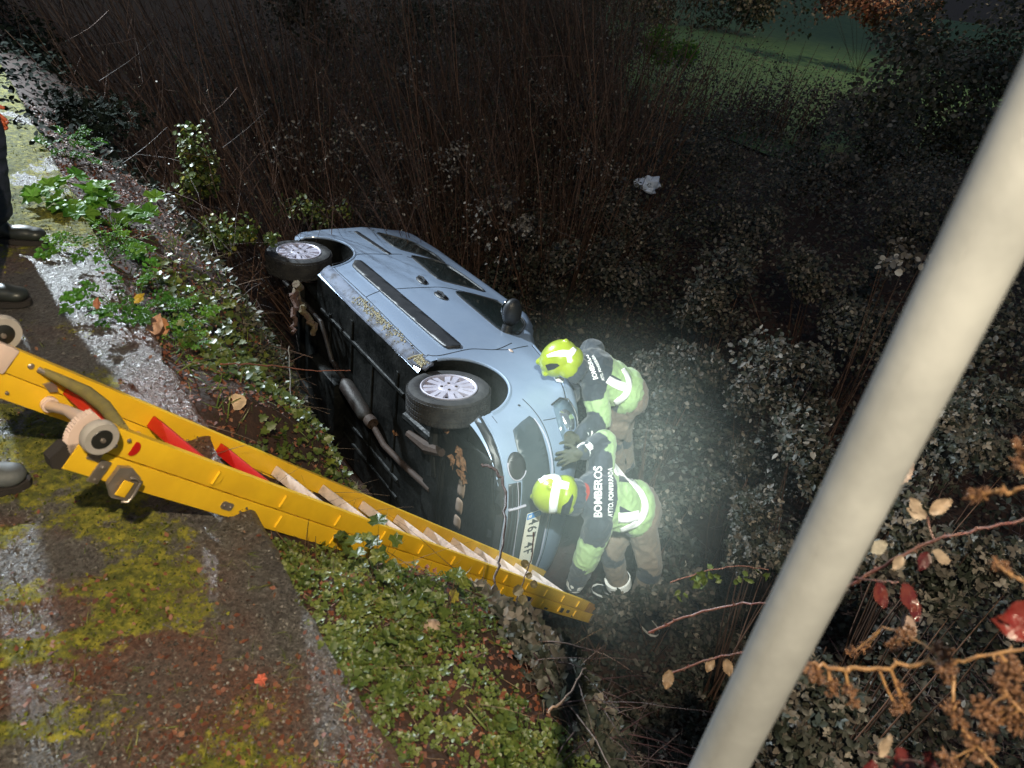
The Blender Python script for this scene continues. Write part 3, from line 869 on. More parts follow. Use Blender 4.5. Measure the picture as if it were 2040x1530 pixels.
def soften(mb, name, mats, parent, voxel=.012, smooth=6, wrinkle=0.0, wscale=14.0, seed=0, sub=False):
    """melt overlapping shapes into one continuous skin"""
    me = bpy.data.meshes.new(name); me.from_pydata(mb.V, [], mb.F); me.update()
    bm = bmesh.new(); bm.from_mesh(me); bmesh.ops.recalc_face_normals(bm, faces=bm.faces[:]); bm.to_mesh(me); bm.free()
    o = link(name, me, mats, None)
    r = o.modifiers.new('r', 'REMESH'); r.mode = 'VOXEL'; r.voxel_size = voxel; r.use_smooth_shade = True
    s = o.modifiers.new('s', 'SMOOTH'); s.factor = .5; s.iterations = smooth
    eval_mods(o)
    if wrinkle > 0:
        me = o.data
        co = [v.co.copy() for v in me.vertices]; no = [v.normal.copy() for v in me.vertices]
        off = Vector((seed * 3.1, seed * 1.7, seed))
        for i, v in enumerate(me.vertices):
            q = co[i] * wscale + off
            w = noise.noise(q) * .6 + noise.noise(Vector((q.x * 2.3, q.y * 1.1, q.z * 2.0))) * .4
            w = -abs(w) * 1.6 + .35
            v.co = co[i] + no[i] * w * wrinkle
        me.update()
    o.data.polygons.foreach_set('use_smooth', [True] * len(o.data.polygons))
    if parent is not None:
        o.parent = parent; o.matrix_parent_inverse = mw_of(parent).inverted()
    return o

def tree_of(o):
    bm = bmesh.new(); bm.from_mesh(o.data); t = BVHTree.FromBMesh(bm); bm.free(); return t

CAMP = Vector((0, 0, CAMH))
def hit(tree, px, py, off=.004):
    d = (P(px, py, 1) - CAMP).normalized()
    h = tree.ray_cast(CAMP, d)
    if h[0] is None:
        n = tree.find_nearest(CAMP + d * 5.6)
        q = CAMP + d * (n[0] - CAMP).length
        n = tree.find_nearest(q)
        return n[0] + n[1] * off
    nn = h[1] if h[1].dot(d) < 0 else -h[1]
    return h[0] + nn * off

def lay_strip(name, tree, pts, wpx, matl, parent, off=.006, n=14):
    """a tape sewn onto the cloth along a measured line"""
    Q = smooth_line([Vector(p) for p in pts], 5)
    V = []; F = []; K = 4
    for i, q in enumerate(Q):
        t = (Q[min(i + 1, len(Q) - 1)] - Q[max(i - 1, 0)]).normalized(); nrm = Vector((-t.y, t.x))
        w = wpx if not isinstance(wpx, (list, tuple)) else float(np.interp(i / (len(Q) - 1), np.linspace(0, 1, len(wpx)), wpx))
        for k in range(K + 1):
            a = q + nrm * w * (k / K - .5)
            V.append(hit(tree, a.x, a.y, off))
    for i in range(len(Q) - 1):
        for k in range(K):
            b = i * (K + 1) + k
            F.append((b, b + 1, b + K + 2, b + K + 1))
    o = mesh(name, V, F, matl, parent, True, True)
    md = o.modifiers.new('t', 'SOLIDIFY'); md.thickness = .003; md.offset = 0
    eval_mods(o)
    return o

def lay_poly(name, tree, pts, matl, parent, off=.006):
    bm = bmesh.new(); bm.faces.new([bm.verts.new((x, y, 0)) for x, y in pts])
    bmesh.ops.triangulate(bm, faces=bm.faces[:])
    for _ in range(3):
        es = [e for e in bm.edges if e.calc_length() > 5]
        if es: bmesh.ops.subdivide_edges(bm, edges=es, cuts=1); bmesh.ops.triangulate(bm, faces=[f for f in bm.faces if len(f.verts) > 3])
    for v in bm.verts: v.co = hit(tree, v.co.x, v.co.y, off)
    me = bpy.data.meshes.new(name); bm.to_mesh(me); bm.free()
    o = link(name, me, matl, parent, True)
    md = o.modifiers.new('t', 'SOLIDIFY'); md.thickness = .003; md.offset = 0
    eval_mods(o); return o

def lay_text(name, tree, body_, c, along, up, size, matl, parent, spacing=1.0, curve=0.0):
    """letters sewn on the cloth: c centre, along the reading direction, up towards letter tops"""
    V, F = text_mesh(body_, 1.0, 0, spacing, .018)
    W_ = max(v.x for v in V) - min(v.x for v in V)
    L = Vector(along); U = Vector(up); out = []
    for v in V:
        s = v.x / W_
        q = Vector(c) + L * s + U * (v.y * size) + U * curve * (4 * s * s)
        out.append(hit(tree, q.x, q.y, .006))
    return mesh(name, out, F, matl, parent, False, True)

def hand(name, wrist, direc, palm_n, side, matl, parent, spread=.16, curl=.35, scale=1.0):
    """wrist point, direction of the fingers, palm normal (towards what it rests on), side the thumb is on"""
    wrist = Vector(wrist); f = Vector(direc).normalized(); n = Vector(palm_n); n = (n - f * n.dot(f)).normalized()
    s = f.cross(n) * side
    mb = MB(); S = scale
    m = frame3(f, s)
    mb.ell(wrist + f * .052 * S, (.055 * S, .044 * S, .019 * S), 14, 10, m)
    capsule(mb, wrist - f * .02 * S, wrist + f * .03 * S, .030 * S, .028 * S)
    for k, (off, L, r) in enumerate(((.032, .070, .0105), (.011, .078, .011), (-.011, .073, .0105), (-.031, .058, .0095))):
        a = wrist + f * (.088 - abs(off) * .3) * S + s * off * S
        ang = (off / .032) * spread
        d = (f * math.cos(ang) + s * math.sin(ang)).normalized()
        d1 = (d - n * -.02).normalized()
        b = a + d1 * L * .45 * S
        d2 = (d * math.cos(curl) + n * math.sin(curl)).normalized(); c = b + d2 * L * .32 * S
        d3 = (d * math.cos(curl * 1.8) + n * math.sin(curl * 1.8)).normalized(); e = c + d3 * L * .25 * S
        capsule(mb, a - d * .03 * S, a, r * S, r * S, 8)
        capsule(mb, a, b, r * S, r * .95 * S, 8); capsule(mb, b, c, r * .96 * S, r * .88 * S, 8); capsule(mb, c, e, r * .88 * S, r * .78 * S, 8)
    a = wrist + f * .025 * S + s * .030 * S
    b = a + (f * .55 + s * .8 + n * .15).normalized() * .040 * S
    c = b + (f * .85 + s * .45 + n * .25).normalized() * .032 * S
    capsule(mb, a, b, .014 * S, .0125 * S, 8); capsule(mb, b, c, .0125 * S, .010 * S, 8)
    return soften(mb, name, matl, parent, .0038, 2)

def boot(name, ankle, toe_dir, parent, matl=None, up=(0, 0, 1), S=1.0, band=False):
    a = Vector(ankle); f = Vector(toe_dir); u = Vector(up).normalized(); f = (f - u * f.dot(u)).normalized()
    s = u.cross(f); m = frame3(f, s)
    mb = MB()
    capsule(mb, a + u * .16 * S, a, .060 * S, .052 * S)
    mb.ell(a + f * .015 * S - u * .045 * S, (.065 * S, .043 * S, .045 * S), 16, 10, m)
    mb.ell(a + f * .115 * S - u * .055 * S, (.085 * S, .048 * S, .036 * S), 16, 10, m)
    mb.ell(a + f * .165 * S - u * .058 * S, (.050 * S, .047 * S, .032 * S), 16, 10, m)
    o = soften(mb, name, matl or M_boot, parent, .009, 4)
    so = MB()
    poly = [(-.06, -.03), (-.02, -.042), (.06, -.040), (.14, -.050), (.19, -.040), (.218, -.012), (.218, .012), (.19, .040), (.14, .050), (.06, .040), (-.02, .042), (-.06, .03)]
    so.prism([(x * S, y * S) for x, y in poly], lambda x, y, d: a + f * x + s * y - u * (.078 * S + d), .022 * S)
    so.build('sole', M_rubber, o if False else parent, world=True)
    if band:
        pts = [(.10, .052), (.16, .050), (.20, .040), (.222, .015), (.222, -.015), (.20, -.040), (.16, -.050), (.10, -.052)]
        V = []
        for x, y in pts:
            for dz in (.045, .068): V.append(a + f * (x + .004) + s * y * 1.04 - u * dz)
        n = len(pts)
        mesh('reflective_toe', V, [(2 * i, 2 * i + 1, 2 * i + 3, 2 * i + 2) for i in range(n - 1)], M_refl, parent, True, True)
    return o

def face_and_head(mb, c, up, fwd, S=1.0):
    up = Vector(up).normalized(); f = Vector(fwd); f = (f - up * f.dot(up)).normalized(); s = up.cross(f)
    m = frame3(f, s)
    mb.ell(c + up * .02 * S, (.092 * S, .073 * S, .105 * S), 20, 14, m)
    mb.ell(c + f * .035 * S - up * .055 * S, (.055 * S, .050 * S, .055 * S), 16, 10, m)
    mb.ell(c + f * .098 * S - up * .012 * S, (.018 * S, .012 * S, .022 * S), 10, 8, m)
    mb.ell(c + f * .085 * S - up * .060 * S, (.014 * S, .024 * S, .009 * S), 10, 8, m)
    for k in (-1, 1):
        mb.ell(c + s * k * .074 * S - f * .005 * S, (.016 * S, .010 * S, .028 * S), 10, 8, m)
        mb.ell(c + f * .080 * S + s * k * .032 * S + up * .030 * S, (.014 * S, .020 * S, .009 * S), 10, 8, m)
def eyes(c, up, fwd, parent, S=1.0):
    up = Vector(up).normalized(); f = Vector(fwd); f = (f - up * f.dot(up)).normalized(); s = up.cross(f)
    for k in (-1, 1):
        MB().ell(c + f * .082 * S + s * k * .032 * S + up * .012 * S, (.011, .011, .011), 10, 8).build('eye', M_white, parent, world=True)

def helmet(c, up, fwd, parent, S=1.0):
    up = Vector(up).normalized(); f = Vector(fwd); f = (f - up * f.dot(up)).normalized(); s = up.cross(f)
    m = frame3(f, s); mb = MB()
    mb.ell(c + up * .045 * S, (.148 * S, .122 * S, .118 * S), 26, 18, m)
    mb.ell(c - f * .045 * S - up * .02 * S, (.105 * S, .116 * S, .085 * S), 20, 14, m)
    for k in (-1, 1): mb.ell(c + s * k * .085 * S - up * .035 * S - f * .02 * S, (.07 * S, .040 * S, .065 * S), 14, 10, m)
    mb.ell(c + f * .115 * S + up * .045 * S, (.045 * S, .10 * S, .03 * S), 16, 10, m)
    capsule(mb, c + f * .12 * S + up * .135 * S * .9, c - f * .13 * S + up * .10 * S, .022 * S, .020 * S)
    o = soften(mb, 'helmet', M_helmet, parent, .007, 4)
    fl = MB()                                       # neck curtain
    for q in range(9):
        a = math.pi * (.5 + q / 8)
        fl.ell(c + f * math.cos(a) * .095 * S + s * math.sin(a) * .095 * S - up * .10 * S, (.028 * S, .028 * S, .055 * S), 8, 6, m)
    soften(fl, 'neck_curtain', M_navy, parent, .009, 4)
    return o

def dress(j, who, label):
    """a firefighter from joint positions"""
    root = empty('person', (j['ankR'].x, j['ankR'].y, gz(j['ankR'].x, j['ankR'].y)), label=label, cat='person', group=None)
    ax = (j['pel'] - j['neck']).normalized(); Lt = (j['pel'] - j['neck']).length
    rt = (j['shR'] - j['shL']).normalized()
    bk = ax.cross(rt)
    if bk.dot(CAMP - j['neck']) < 0: bk = -bk
    bk.normalize()
    # the body itself
    mb = MB()
    m = frame3(ax, rt)
    ch = j['neck'] + ax * Lt * .32
    mb.ell(ch, (.19, .165, .105), 18, 12, m); mb.ell(j['neck'] + ax * Lt * .70, (.17, .14, .10), 18, 12, m); mb.ell(j['pel'], (.13, .165, .11), 18, 12, m)
    capsule(mb, j['neck'] + ax * .03, j['head'], .062, .058)
    for a, b, ra, rb in (('shL', 'elL', .052, .042), ('elL', 'wrL', .042, .030), ('shR', 'elR', .052, .042), ('elR', 'wrR', .042, .030),
                         ('hipL', 'knL', .080, .056), ('knL', 'anL', .054, .038), ('hipR', 'knR', .080, .056), ('knR', 'ankR', .054, .038)):
        capsule(mb, j[a], j[b], ra, rb)
    face_and_head(mb, j['head'], j['hup'], j['hfw'])
    b = soften(mb, 'body', M_skin, root, .012, 3)
    eyes(j['head'], j['hup'], j['hfw'], root)
    # trousers
    mb = MB()
    mb.ell(j['pel'] + ax * .02 - bk * .0, (.15, .19, .135), 18, 12, m)
    for s_, kn, an in (('hipL', 'knL', 'anL'), ('hipR', 'knR', 'ankR')):
        capsule(mb, j[s_], j[kn], .108, .084); capsule(mb, j[kn], j[kn].lerp(j[an], .80), .086, .078)
        d = (j[an] - j[kn]).normalized()
        mb.ell(j[kn].lerp(j[an], .78), (.086, .084, .05), 14, 8, frame3(d.orthogonal(), d.cross(d.orthogonal())))
        out = (j[s_].lerp(j[kn], .6)) + (rt if s_ == 'hipR' else -rt) * .075
        mb.box(out, (.15, .05, .15), frame3((j[kn] - j[s_]), rt), .02)       # cargo pocket
    tr = soften(mb, 'trousers', [M_tan, M_navy], root, .010, 4, .017, 11, who)
    mi = []
    for p in tr.data.polygons:
        c = p.center; k = 0
        for kn in ('knL', 'knR'):
            v = c - j[kn]
            if v.length < .125 and v.dot(bk) < .03: k = 1
        for h, kn, an in (('hipL', 'knL', 'anL'), ('hipR', 'knR', 'ankR')):
            v = j[kn] - j[h]; t_ = (c - j[h]).dot(v) / v.dot(v)
            if False and (c - j[h] - v * t_).dot(rt if kn == 'knR' else -rt) > .075: k = 1
            v = j[an] - j[kn]; t_ = (c - j[kn]).dot(v) / v.dot(v)
            if .88 < t_ < .98 and (c - j[kn] - v * t_).length < .16: k = 1
        mi.append(k)
    tr.data.polygons.foreach_set('material_index', mi)
    # jacket
    mb = MB()
    mb.ell(ch, (.22, .205, .145), 20, 14, m); mb.ell(j['neck'] + ax * Lt * .62, (.20, .198, .148), 20, 14, m)
    mb.ell(j['neck'] + ax * Lt * .92, (.13, .208, .160), 20, 14, m)
    mb.ell(j['neck'] + ax * .03, (.10, .10, .085), 16, 10, m)
    for a, b2, w in (('shL', 'elL', 'wrL'), ('shR', 'elR', 'wrR')):
        capsule(mb, j['neck'] + ax * Lt * .22, j[a], .10, .092)
        capsule(mb, j[a], j[b2], .098, .086); capsule(mb, j[b2], j[b2].lerp(j[w], .88), .086, .060)
    jk = soften(mb, 'jacket', [M_green, M_navy], root, .009, 4, .016, 12, who + 5)
    mi = []
    for p in jk.data.polygons:
        c = p.center; al = (c - j['neck']).dot(ax) / Lt; lat = (c - j['neck']).dot(rt)
        k = 1 if al < .34 + .02 * math.sin(lat * 9) else 0
        # sleeves
        for a, b2, w in (('shL', 'elL', 'wrL'), ('shR', 'elR', 'wrR')):
            da = (c - j[a].lerp(j[b2], .75)).length
            v = j[w] - j[b2]; t = (c - j[b2]).dot(v) / v.dot(v)
            q = j[b2] + v * max(0, min(1, t))
            if t > .18 and (c - q).length < .10: k = 1
            elif da < .14: k = 0
        if (c - ch).dot(bk) < -.02 and al < .9 and abs(lat) < .16: k = 1
        mi.append(k)
    jk.data.polygons.foreach_set('material_index', mi)
    # collar
    cb = MB()
    uh = (j['head'] - j['neck']).normalized(); mc = frame3(uh.orthogonal(), uh.cross(uh.orthogonal()))
    cb.lathe([(.085, -.03), (.080, .05), (.072, .05), (.076, -.03)], j['neck'] + uh * .03, 'Z', 24, mc)
    cb.build('collar', M_redtrim if who == 1 else M_navy, root, world=True)
    hm = helmet(j['head'], j['hup'], j['hfw'], root, 1.05)
    return root, b, tr, jk, hm, ax, rt, bk

# nearer firefighter: bent flat towards the bumper, right hand reaching up, left hand low
A = dict(head=P(1112, 986, 5.50), neck=P(1166, 986, 5.66), shR=P(1196, 930, 5.84), shL=P(1192, 1048, 5.58),
         pel=P(1272, 1014, 5.90), hipR=P(1276, 990, 5.98), hipL=P(1278, 1044, 5.86), knR=P(1218, 1098, 6.12), ankR=P(1236, 1180, 6.42),
         knL=P(1296, 1128, 6.02), anL=P(1272, 1212, 6.26),
         elR=P(1204, 880, 6.02), wrR=P(1158, 902, 5.80), elL=P(1168, 1112, 5.72), wrL=P(1142, 1172, 5.98),
         hup=-CX * .92 + CZ * .25 + CY * .18, hfw=-CZ * .85 - CY * .35 - CX * .3)
for k_ in list(A):
    if k_ not in ('hup', 'hfw'): A[k_] = CAMP + (A[k_] - CAMP) * .915
rA, bA, tA, jA, hA, axA, rtA, bkA = dress(A, 1, 'firefighter nearest the ladder bending over the car bumper, back lettered BOMBEROS fully facing us')
TJ = tree_of(jA); TH = tree_of(hA); TT = tree_of(tA)
lay_text('back_lettering', TJ, 'BOMBEROS', (1192, 981), (0, -101), (-1, 0), 22, M_refl, rA, 1.0)
lay_text('back_lettering', TJ, 'AYTO. PONFERRADA', (1217, 981), (0, -98), (-1, 0), 13, M_refl, rA, 1.0, 2)
lay_strip('reflective_band', TJ, [(1229, 930), (1246, 948), (1263, 966), (1277, 984), (1285, 1008), (1278, 1030), (1262, 1046), (1236, 1056)], [14, 8, 10, 12, 14, 15, 13, 9], M_refl, rA)
lay_strip('reflective_band', TJ, [(1231, 1031), (1250, 1031), (1274, 1026)], 20, M_refl, rA)
lay_poly('navy_patch', TJ, [(1233, 948), (1262, 958), (1260, 962), (1233, 960)], M_navy, rA, .004)  # navy patch laid flat on the green cloth
lay_poly('navy_patch', TJ, [(1234, 1008), (1258, 1020), (1234, 1021)], M_navy, rA, .004)
lay_strip('helmet_stripe', TH, [(1101, 1026), (1103, 1000), (1107, 975), (1110, 955), (1098, 945)], [15, 17, 17, 16, 14], M_refl, rA, .003)
lay_strip('helmet_stripe', TH, [(1075, 960), (1090, 948), (1105, 946)], [9, 14, 16], M_refl, rA, .003)
lay_strip('helmet_stripe', TH, [(1106, 962), (1120, 966), (1133, 969)], [18, 16, 14], M_refl, rA, .003)
lay_poly('ear_shade_patch', TH, [(1120, 1008), (1131, 1000), (1140, 984), (1142, 990), (1134, 1020), (1130, 1032), (1115, 1032)], M_dark, rA, .003)
q0 = A['knR'].lerp(A['ankR'], .66); q1 = A['knR'].lerp(A['ankR'], .80)
MB().tube([q0, q0.lerp(q1, .5), q1], [.098, .100, .098], 20).build('reflective_cuff', M_refl, rA, world=True)
# the other, further along the bonnet
B = dict(head=P(1122, 722, 5.86), neck=P(1163, 726, 6.02), shR=P(1180, 700, 6.26), shL=P(1184, 775, 5.96),
         pel=P(1252, 782, 6.24), hipR=P(1252, 764, 6.36), hipL=P(1250, 800, 6.18), knR=P(1238, 866, 6.66), ankR=P(1248, 938, 6.95),
         knL=P(1216, 872, 6.50), anL=P(1232, 948, 6.86),
         elL=P(1196, 836, 5.98), wrL=P(1150, 873, 5.78), elR=P(1146, 772, 6.3), wrR=P(1124, 806, 6.05),
         hup=-CX * .72 + CY * .62 + CZ * .25, hfw=-CX * .62 - CY * .62 - CZ * .45)
for k_ in list(B):
    if k_ not in ('hup', 'hfw'): B[k_] = CAMP + (B[k_] - CAMP) * .955
rB, bB, tB, jB, hB, axB, rtB, bkB = dress(B, 2, 'firefighter furthest from the ladder leaning over the bonnet, helmet seen from its left side')
TJ = tree_of(jB); TH = tree_of(hB)
lay_text('back_lettering', TJ, 'BOMBEROS', (1179, 732), (17, -48) if False else (-19, -47), (-.95, .3), 13, M_refl, rB, 1.0, 1.5)
lay_text('back_lettering', TJ, 'AYTO. PONFERRADA', (1193, 733), (-22, -50), (-.95, .3), 8, M_refl, rB, 1.0, 2)
lay_strip('reflective_band', TJ, [(1240, 735), (1250, 752), (1252, 772), (1243, 790), (1225, 803)], [8, 11, 13, 14, 12], M_refl, rB)
lay_strip('reflective_band', TJ, [(1210, 756), (1226, 765), (1246, 772)], [15, 17, 17], M_refl, rB)
lay_poly('navy_patch', TJ, [(1209, 742), (1237, 757), (1236, 761), (1209, 751)], M_navy, rB, .004)
lay_strip('helmet_stripe', TH, [(1090, 710), (1104, 706), (1120, 704), (1136, 704), (1145, 694)], [5, 9, 13, 14, 9], M_refl, rB, .003)
lay_strip('helmet_stripe', TH, [(1132, 702), (1134, 712), (1134, 722)], [14, 11, 8], M_refl, rB, .003)
lay_poly('visor_shade_patch', TH, [(1087, 727), (1096, 724), (1110, 724), (1115, 728), (1104, 735), (1092, 738)], M_dark, rB, .003)
# chin guard in white reflective strip
cg = MB(); cg.tube([P(1104, 748, 5.72), P(1112, 756, 5.70), P(1121, 758, 5.72)], [.012, .022, .018], 10); cg.build('chin_strap', M_refl, rB, world=True)

# cuffs and hands
def cuff(j, el, wr, t0, t1, r0, r1, par):
    a = j[el].lerp(j[wr], t0); b = j[el].lerp(j[wr], t1)
    MB().tube([a, a.lerp(b, .5), b], [r0, r0 * .98, r1], 18).build('reflective_cuff', M_refl, par, world=True)
cuff(A, 'elR', 'wrR', .74, .93, .064, .060, rA); cuff(A, 'elL', 'wrL', .72, .92, .066, .060, rA)
cuff(B, 'elL', 'wrL', .50, .80, .066, .060, rB); cuff(B, 'elR', 'wrR', .75, .92, .062, .058, rB)
ncar = -(CARM.to_3x3() @ Vector((.62, -.75, .1)).normalized())
tgt = CARM @ Vector((.66, -.66, .815))
hand('glove', B['wrL'], P(1096, 866, 5.44) - B['wrL'], ncar, 1, M_glove, rB, .34, .22, 1.30)
tg2 = CARM @ Vector((.72, -.45, .84))
hand('glove', A['wrR'], P(1108, 918, 5.32) - A['wrR'], ncar, -1, M_glove, rA, .2, .4, 1.15)
hand('glove', A['wrL'], -CX * .2 - CY * .8 - CZ * .4, -CX, 1, M_glove, rA, .2, .8, 1.1)
hand('glove', B['wrR'], tgt + Vector((-.05, .05, .15)) - B['wrR'], ncar, -1, M_glove, rB, .2, .5, 1.1)
for j, r in ((A, rA), (B, rB)):
    for k, kn in (('anL', 'knL'), ('ankR', 'knR')):
        sh = (j[kn] - j[k]).normalized()
        bo = boot('boot', j[k], -CX * .55 + CY * .1 - CZ * .4 if r is rB else (CX * .25 - CZ * .15 + CZ * .55 if k == 'anL' else -CX * .5 - CZ * .3), r, up=(sh * .4 + Vector((0, 0, 1)) * .6), band=(r is rA))

# ------------------------------------------------------------------ bystanders on the road
M_trk = mat('dark_blue_trousers', (.018, .024, .05), .8, 0, (.028, .034, .06), 9, bump=.3, bscale=200)
M_coat = mat('dark_coat', (.022, .03, .036), .75, 0, (.03, .04, .045), 9, bump=.3, bscale=150)
def bystander(ankL, ankR, toeL, toeR, face, label, handp, matleg, seed, skinmat=M_skin, bootm=None):
    aL = Vector(ankL); aR = Vector(ankR); mid = (aL + aR) / 2; mid.z = 0
    root = empty('person', (mid.x, mid.y, 0), label=label, cat='person')
    fw = Vector(face).normalized(); u = Vector((0, 0, 1)); s = u.cross(fw)        # s points to the person's left
    pel = mid + u * .96; neck = mid + u * 1.48 + fw * .02; head = mid + u * 1.66 + fw * .05
    hL = pel + s * .095; hR = pel - s * .095; kL = (hL + aL) / 2 + fw * .05; kR = (hR + aR) / 2 + fw * .05
    shL = mid + u * 1.43 + s * .19; shR = mid + u * 1.43 - s * .19
    wL = Vector(handp) - fw * .10 - u * -.03 if handp is not None else shL - u * .52 + fw * .05 + s * .08
    eL = (shL + wL) / 2 + s * .05 - fw * .05
    wR = shR - u * .54 - s * .05; eR = (shR + wR) / 2 - s * .04 - fw * .04
    m = frame3(u, s)
    mb = MB()
    mb.ell(mid + u * 1.30, (.20, .165, .105), 18, 12, m); mb.ell(pel, (.14, .165, .115), 18, 12, m); capsule(mb, neck, head, .06, .056)
    for a, b, ra, rb in ((shL, eL, .05, .04), (eL, wL, .04, .028), (shR, eR, .05, .04), (eR, wR, .04, .028), (hL, kL, .08, .055), (kL, aL, .052, .036), (hR, kR, .08, .055), (kR, aR, .052, .036)):
        capsule(mb, a, b, ra, rb)
    face_and_head(mb, head, u, fw)
    soften(mb, 'body', M_skin, root, .014, 3); eyes(head, u, fw, root)
    MB().ell(head + u * .045 - fw * .012, (.092, .082, .088), 18, 12, frame3(fw, s)).build('hair', mat('dark_hair', (.02, .014, .01), .6), root, world=True)
    mb = MB(); mb.ell(pel - u * .02, (.15, .18, .135), 18, 12, m)
    for h, k, a in ((hL, kL, aL), (hR, kR, aR)):
        capsule(mb, h, k, .105, .082); capsule(mb, k, k.lerp(a, .86), .084, .078); mb.ell(k.lerp(a, .9), (.05, .082, .082), 14, 8, m)
    soften(mb, 'trousers', matleg, root, .012, 4, .016, 13, seed)
    mb = MB(); mb.ell(mid + u * 1.28, (.24, .205, .14), 18, 12, m); mb.ell(mid + u * 1.03, (.16, .20, .15), 18, 12, m)
    for a, b, c in ((shL, eL, wL), (shR, eR, wR)):
        capsule(mb, a, b, .08, .064); capsule(mb, b, b.lerp(c, .92), .064, .05)
    soften(mb, 'jacket', M_coat, root, .012, 4, .011, 12, seed + 2)
    hand('hand', wL, fw * .6 - u * .55, -s, -1, skinmat, root, .05, .9, .92)
    hand('hand', wR, -u + fw * .2, s, 1, skinmat, root, .12, .5)
    boot('boot', aL + u * .0, toeL, root, bootm); boot('boot', aR, toeR, root, bootm)
    return root
M_hand = mat('orange_glove', (.55, .12, .05), .6)
bystander((-2.47, 3.22, .115), (-2.20, 2.66, .115), (1, .25, 0), (1, .18, 0), (.93, .35, 0),
          'onlooker in dark trousers on the mossy road at the left edge, one reddish hand showing', (-2.28, 3.16, .54) if False else (-2.32, 3.24, .60), M_trk, 11, M_hand)
bystander((-1.56, 1.60, .115), (-1.78, 1.12, .115), (1, .42, 0), (1, .2, 0), (.9, .4, 0),
          'person whose grey shoe steps into view on the road below the ladder head', None, M_coat, 21, M_skin, mat('grey_shoe', (.10, .11, .115), .6, 0, (.07, .075, .08), 30))
# ------------------------------------------------------------------ road and ditch
def mosscol(nt, b):
    N = nt.nodes; L = nt.links
    tc = N.new('ShaderNodeTexCoord')
    # wet gravelly grey and brown litter
    n1 = N.new('ShaderNodeTexNoise'); n1.inputs['Scale'].default_value = 90; n1.inputs['Detail'].default_value = 6; n1.inputs['Roughness'].default_value = .7
    n2 = N.new('ShaderNodeTexNoise'); n2.inputs['Scale'].default_value = 2.6; n2.inputs['Detail'].default_value = 4
    n3 = N.new('ShaderNodeTexNoise'); n3.inputs['Scale'].default_value = 30; n3.inputs['Detail'].default_value = 6; n3.inputs['Roughness'].default_value = .7
    for n in (n1, n2, n3): L.new(tc.outputs['Object'], n.inputs['Vector'])
    r1 = ramp(nt, [(.30, (.015, .014, .013)), (.48, (.07, .06, .052)), (.62, (.13, .12, .11)), (.78, (.26, .25, .23))])
    r2 = ramp(nt, [(.30, (.03, .013, .008)), (.55, (.13, .05, .028)), (.75, (.22, .11, .06))])
    L.new(n1.outputs[0], r1.inputs[0]); L.new(n1.outputs[0], r2.inputs[0])
    a = N.new('ShaderNodeAttribute'); a.attribute_name = 'litter'
    mx = N.new('ShaderNodeMix'); mx.data_type = 'RGBA'
    L.new(a.outputs['Fac'], mx.inputs[0]); L.new(r1.outputs[0], mx.inputs[6]); L.new(r2.outputs[0], mx.inputs[7])
    r3 = ramp(nt, [(.30, (.02, .03, .006)), (.5, (.12, .12, .014)), (.72, (.36, .31, .03))])
    L.new(n3.outputs[0], r3.inputs[0])
    a2 = N.new('ShaderNodeAttribute'); a2.attribute_name = 'moss'
    ad = N.new('ShaderNodeMath'); ad.operation = 'ADD'
    sb = N.new('ShaderNodeMath'); sb.operation = 'MULTIPLY_ADD'; sb.inputs[1].default_value = 1.6; sb.inputs[2].default_value = -.8
    L.new(n3.outputs[0], sb.inputs[0]); L.new(sb.outputs[0], ad.inputs[0]); L.new(a2.outputs['Fac'], ad.inputs[1])
    cl = N.new('ShaderNodeMapRange'); cl.inputs['From Min'].default_value = .38; cl.inputs['From Max'].default_value = .62
    L.new(ad.outputs[0], cl.inputs['Value'])
    m2 = N.new('ShaderNodeMix'); m2.data_type = 'RGBA'
    L.new(cl.outputs[0], m2.inputs[0]); L.new(mx.outputs[2], m2.inputs[6]); L.new(r3.outputs[0], m2.inputs[7])
    L.new(m2.outputs[2], b.inputs['Base Color'])
    rr = N.new('ShaderNodeMapRange'); rr.inputs['To Min'].default_value = .32; rr.inputs['To Max'].default_value = .85
    L.new(cl.outputs[0], rr.inputs['Value']); L.new(rr.outputs[0], b.inputs['Roughness'])
    bp = N.new('ShaderNodeBump'); bp.inputs['Strength'].default_value = .9; bp.inputs['Distance'].default_value = .012
    L.new(n1.outputs[0], bp.inputs['Height']); L.new(bp.outputs[0], b.inputs['Normal'])
M_road, _n, _b = _nodes('mossy_road'); mosscol(_n, _b)

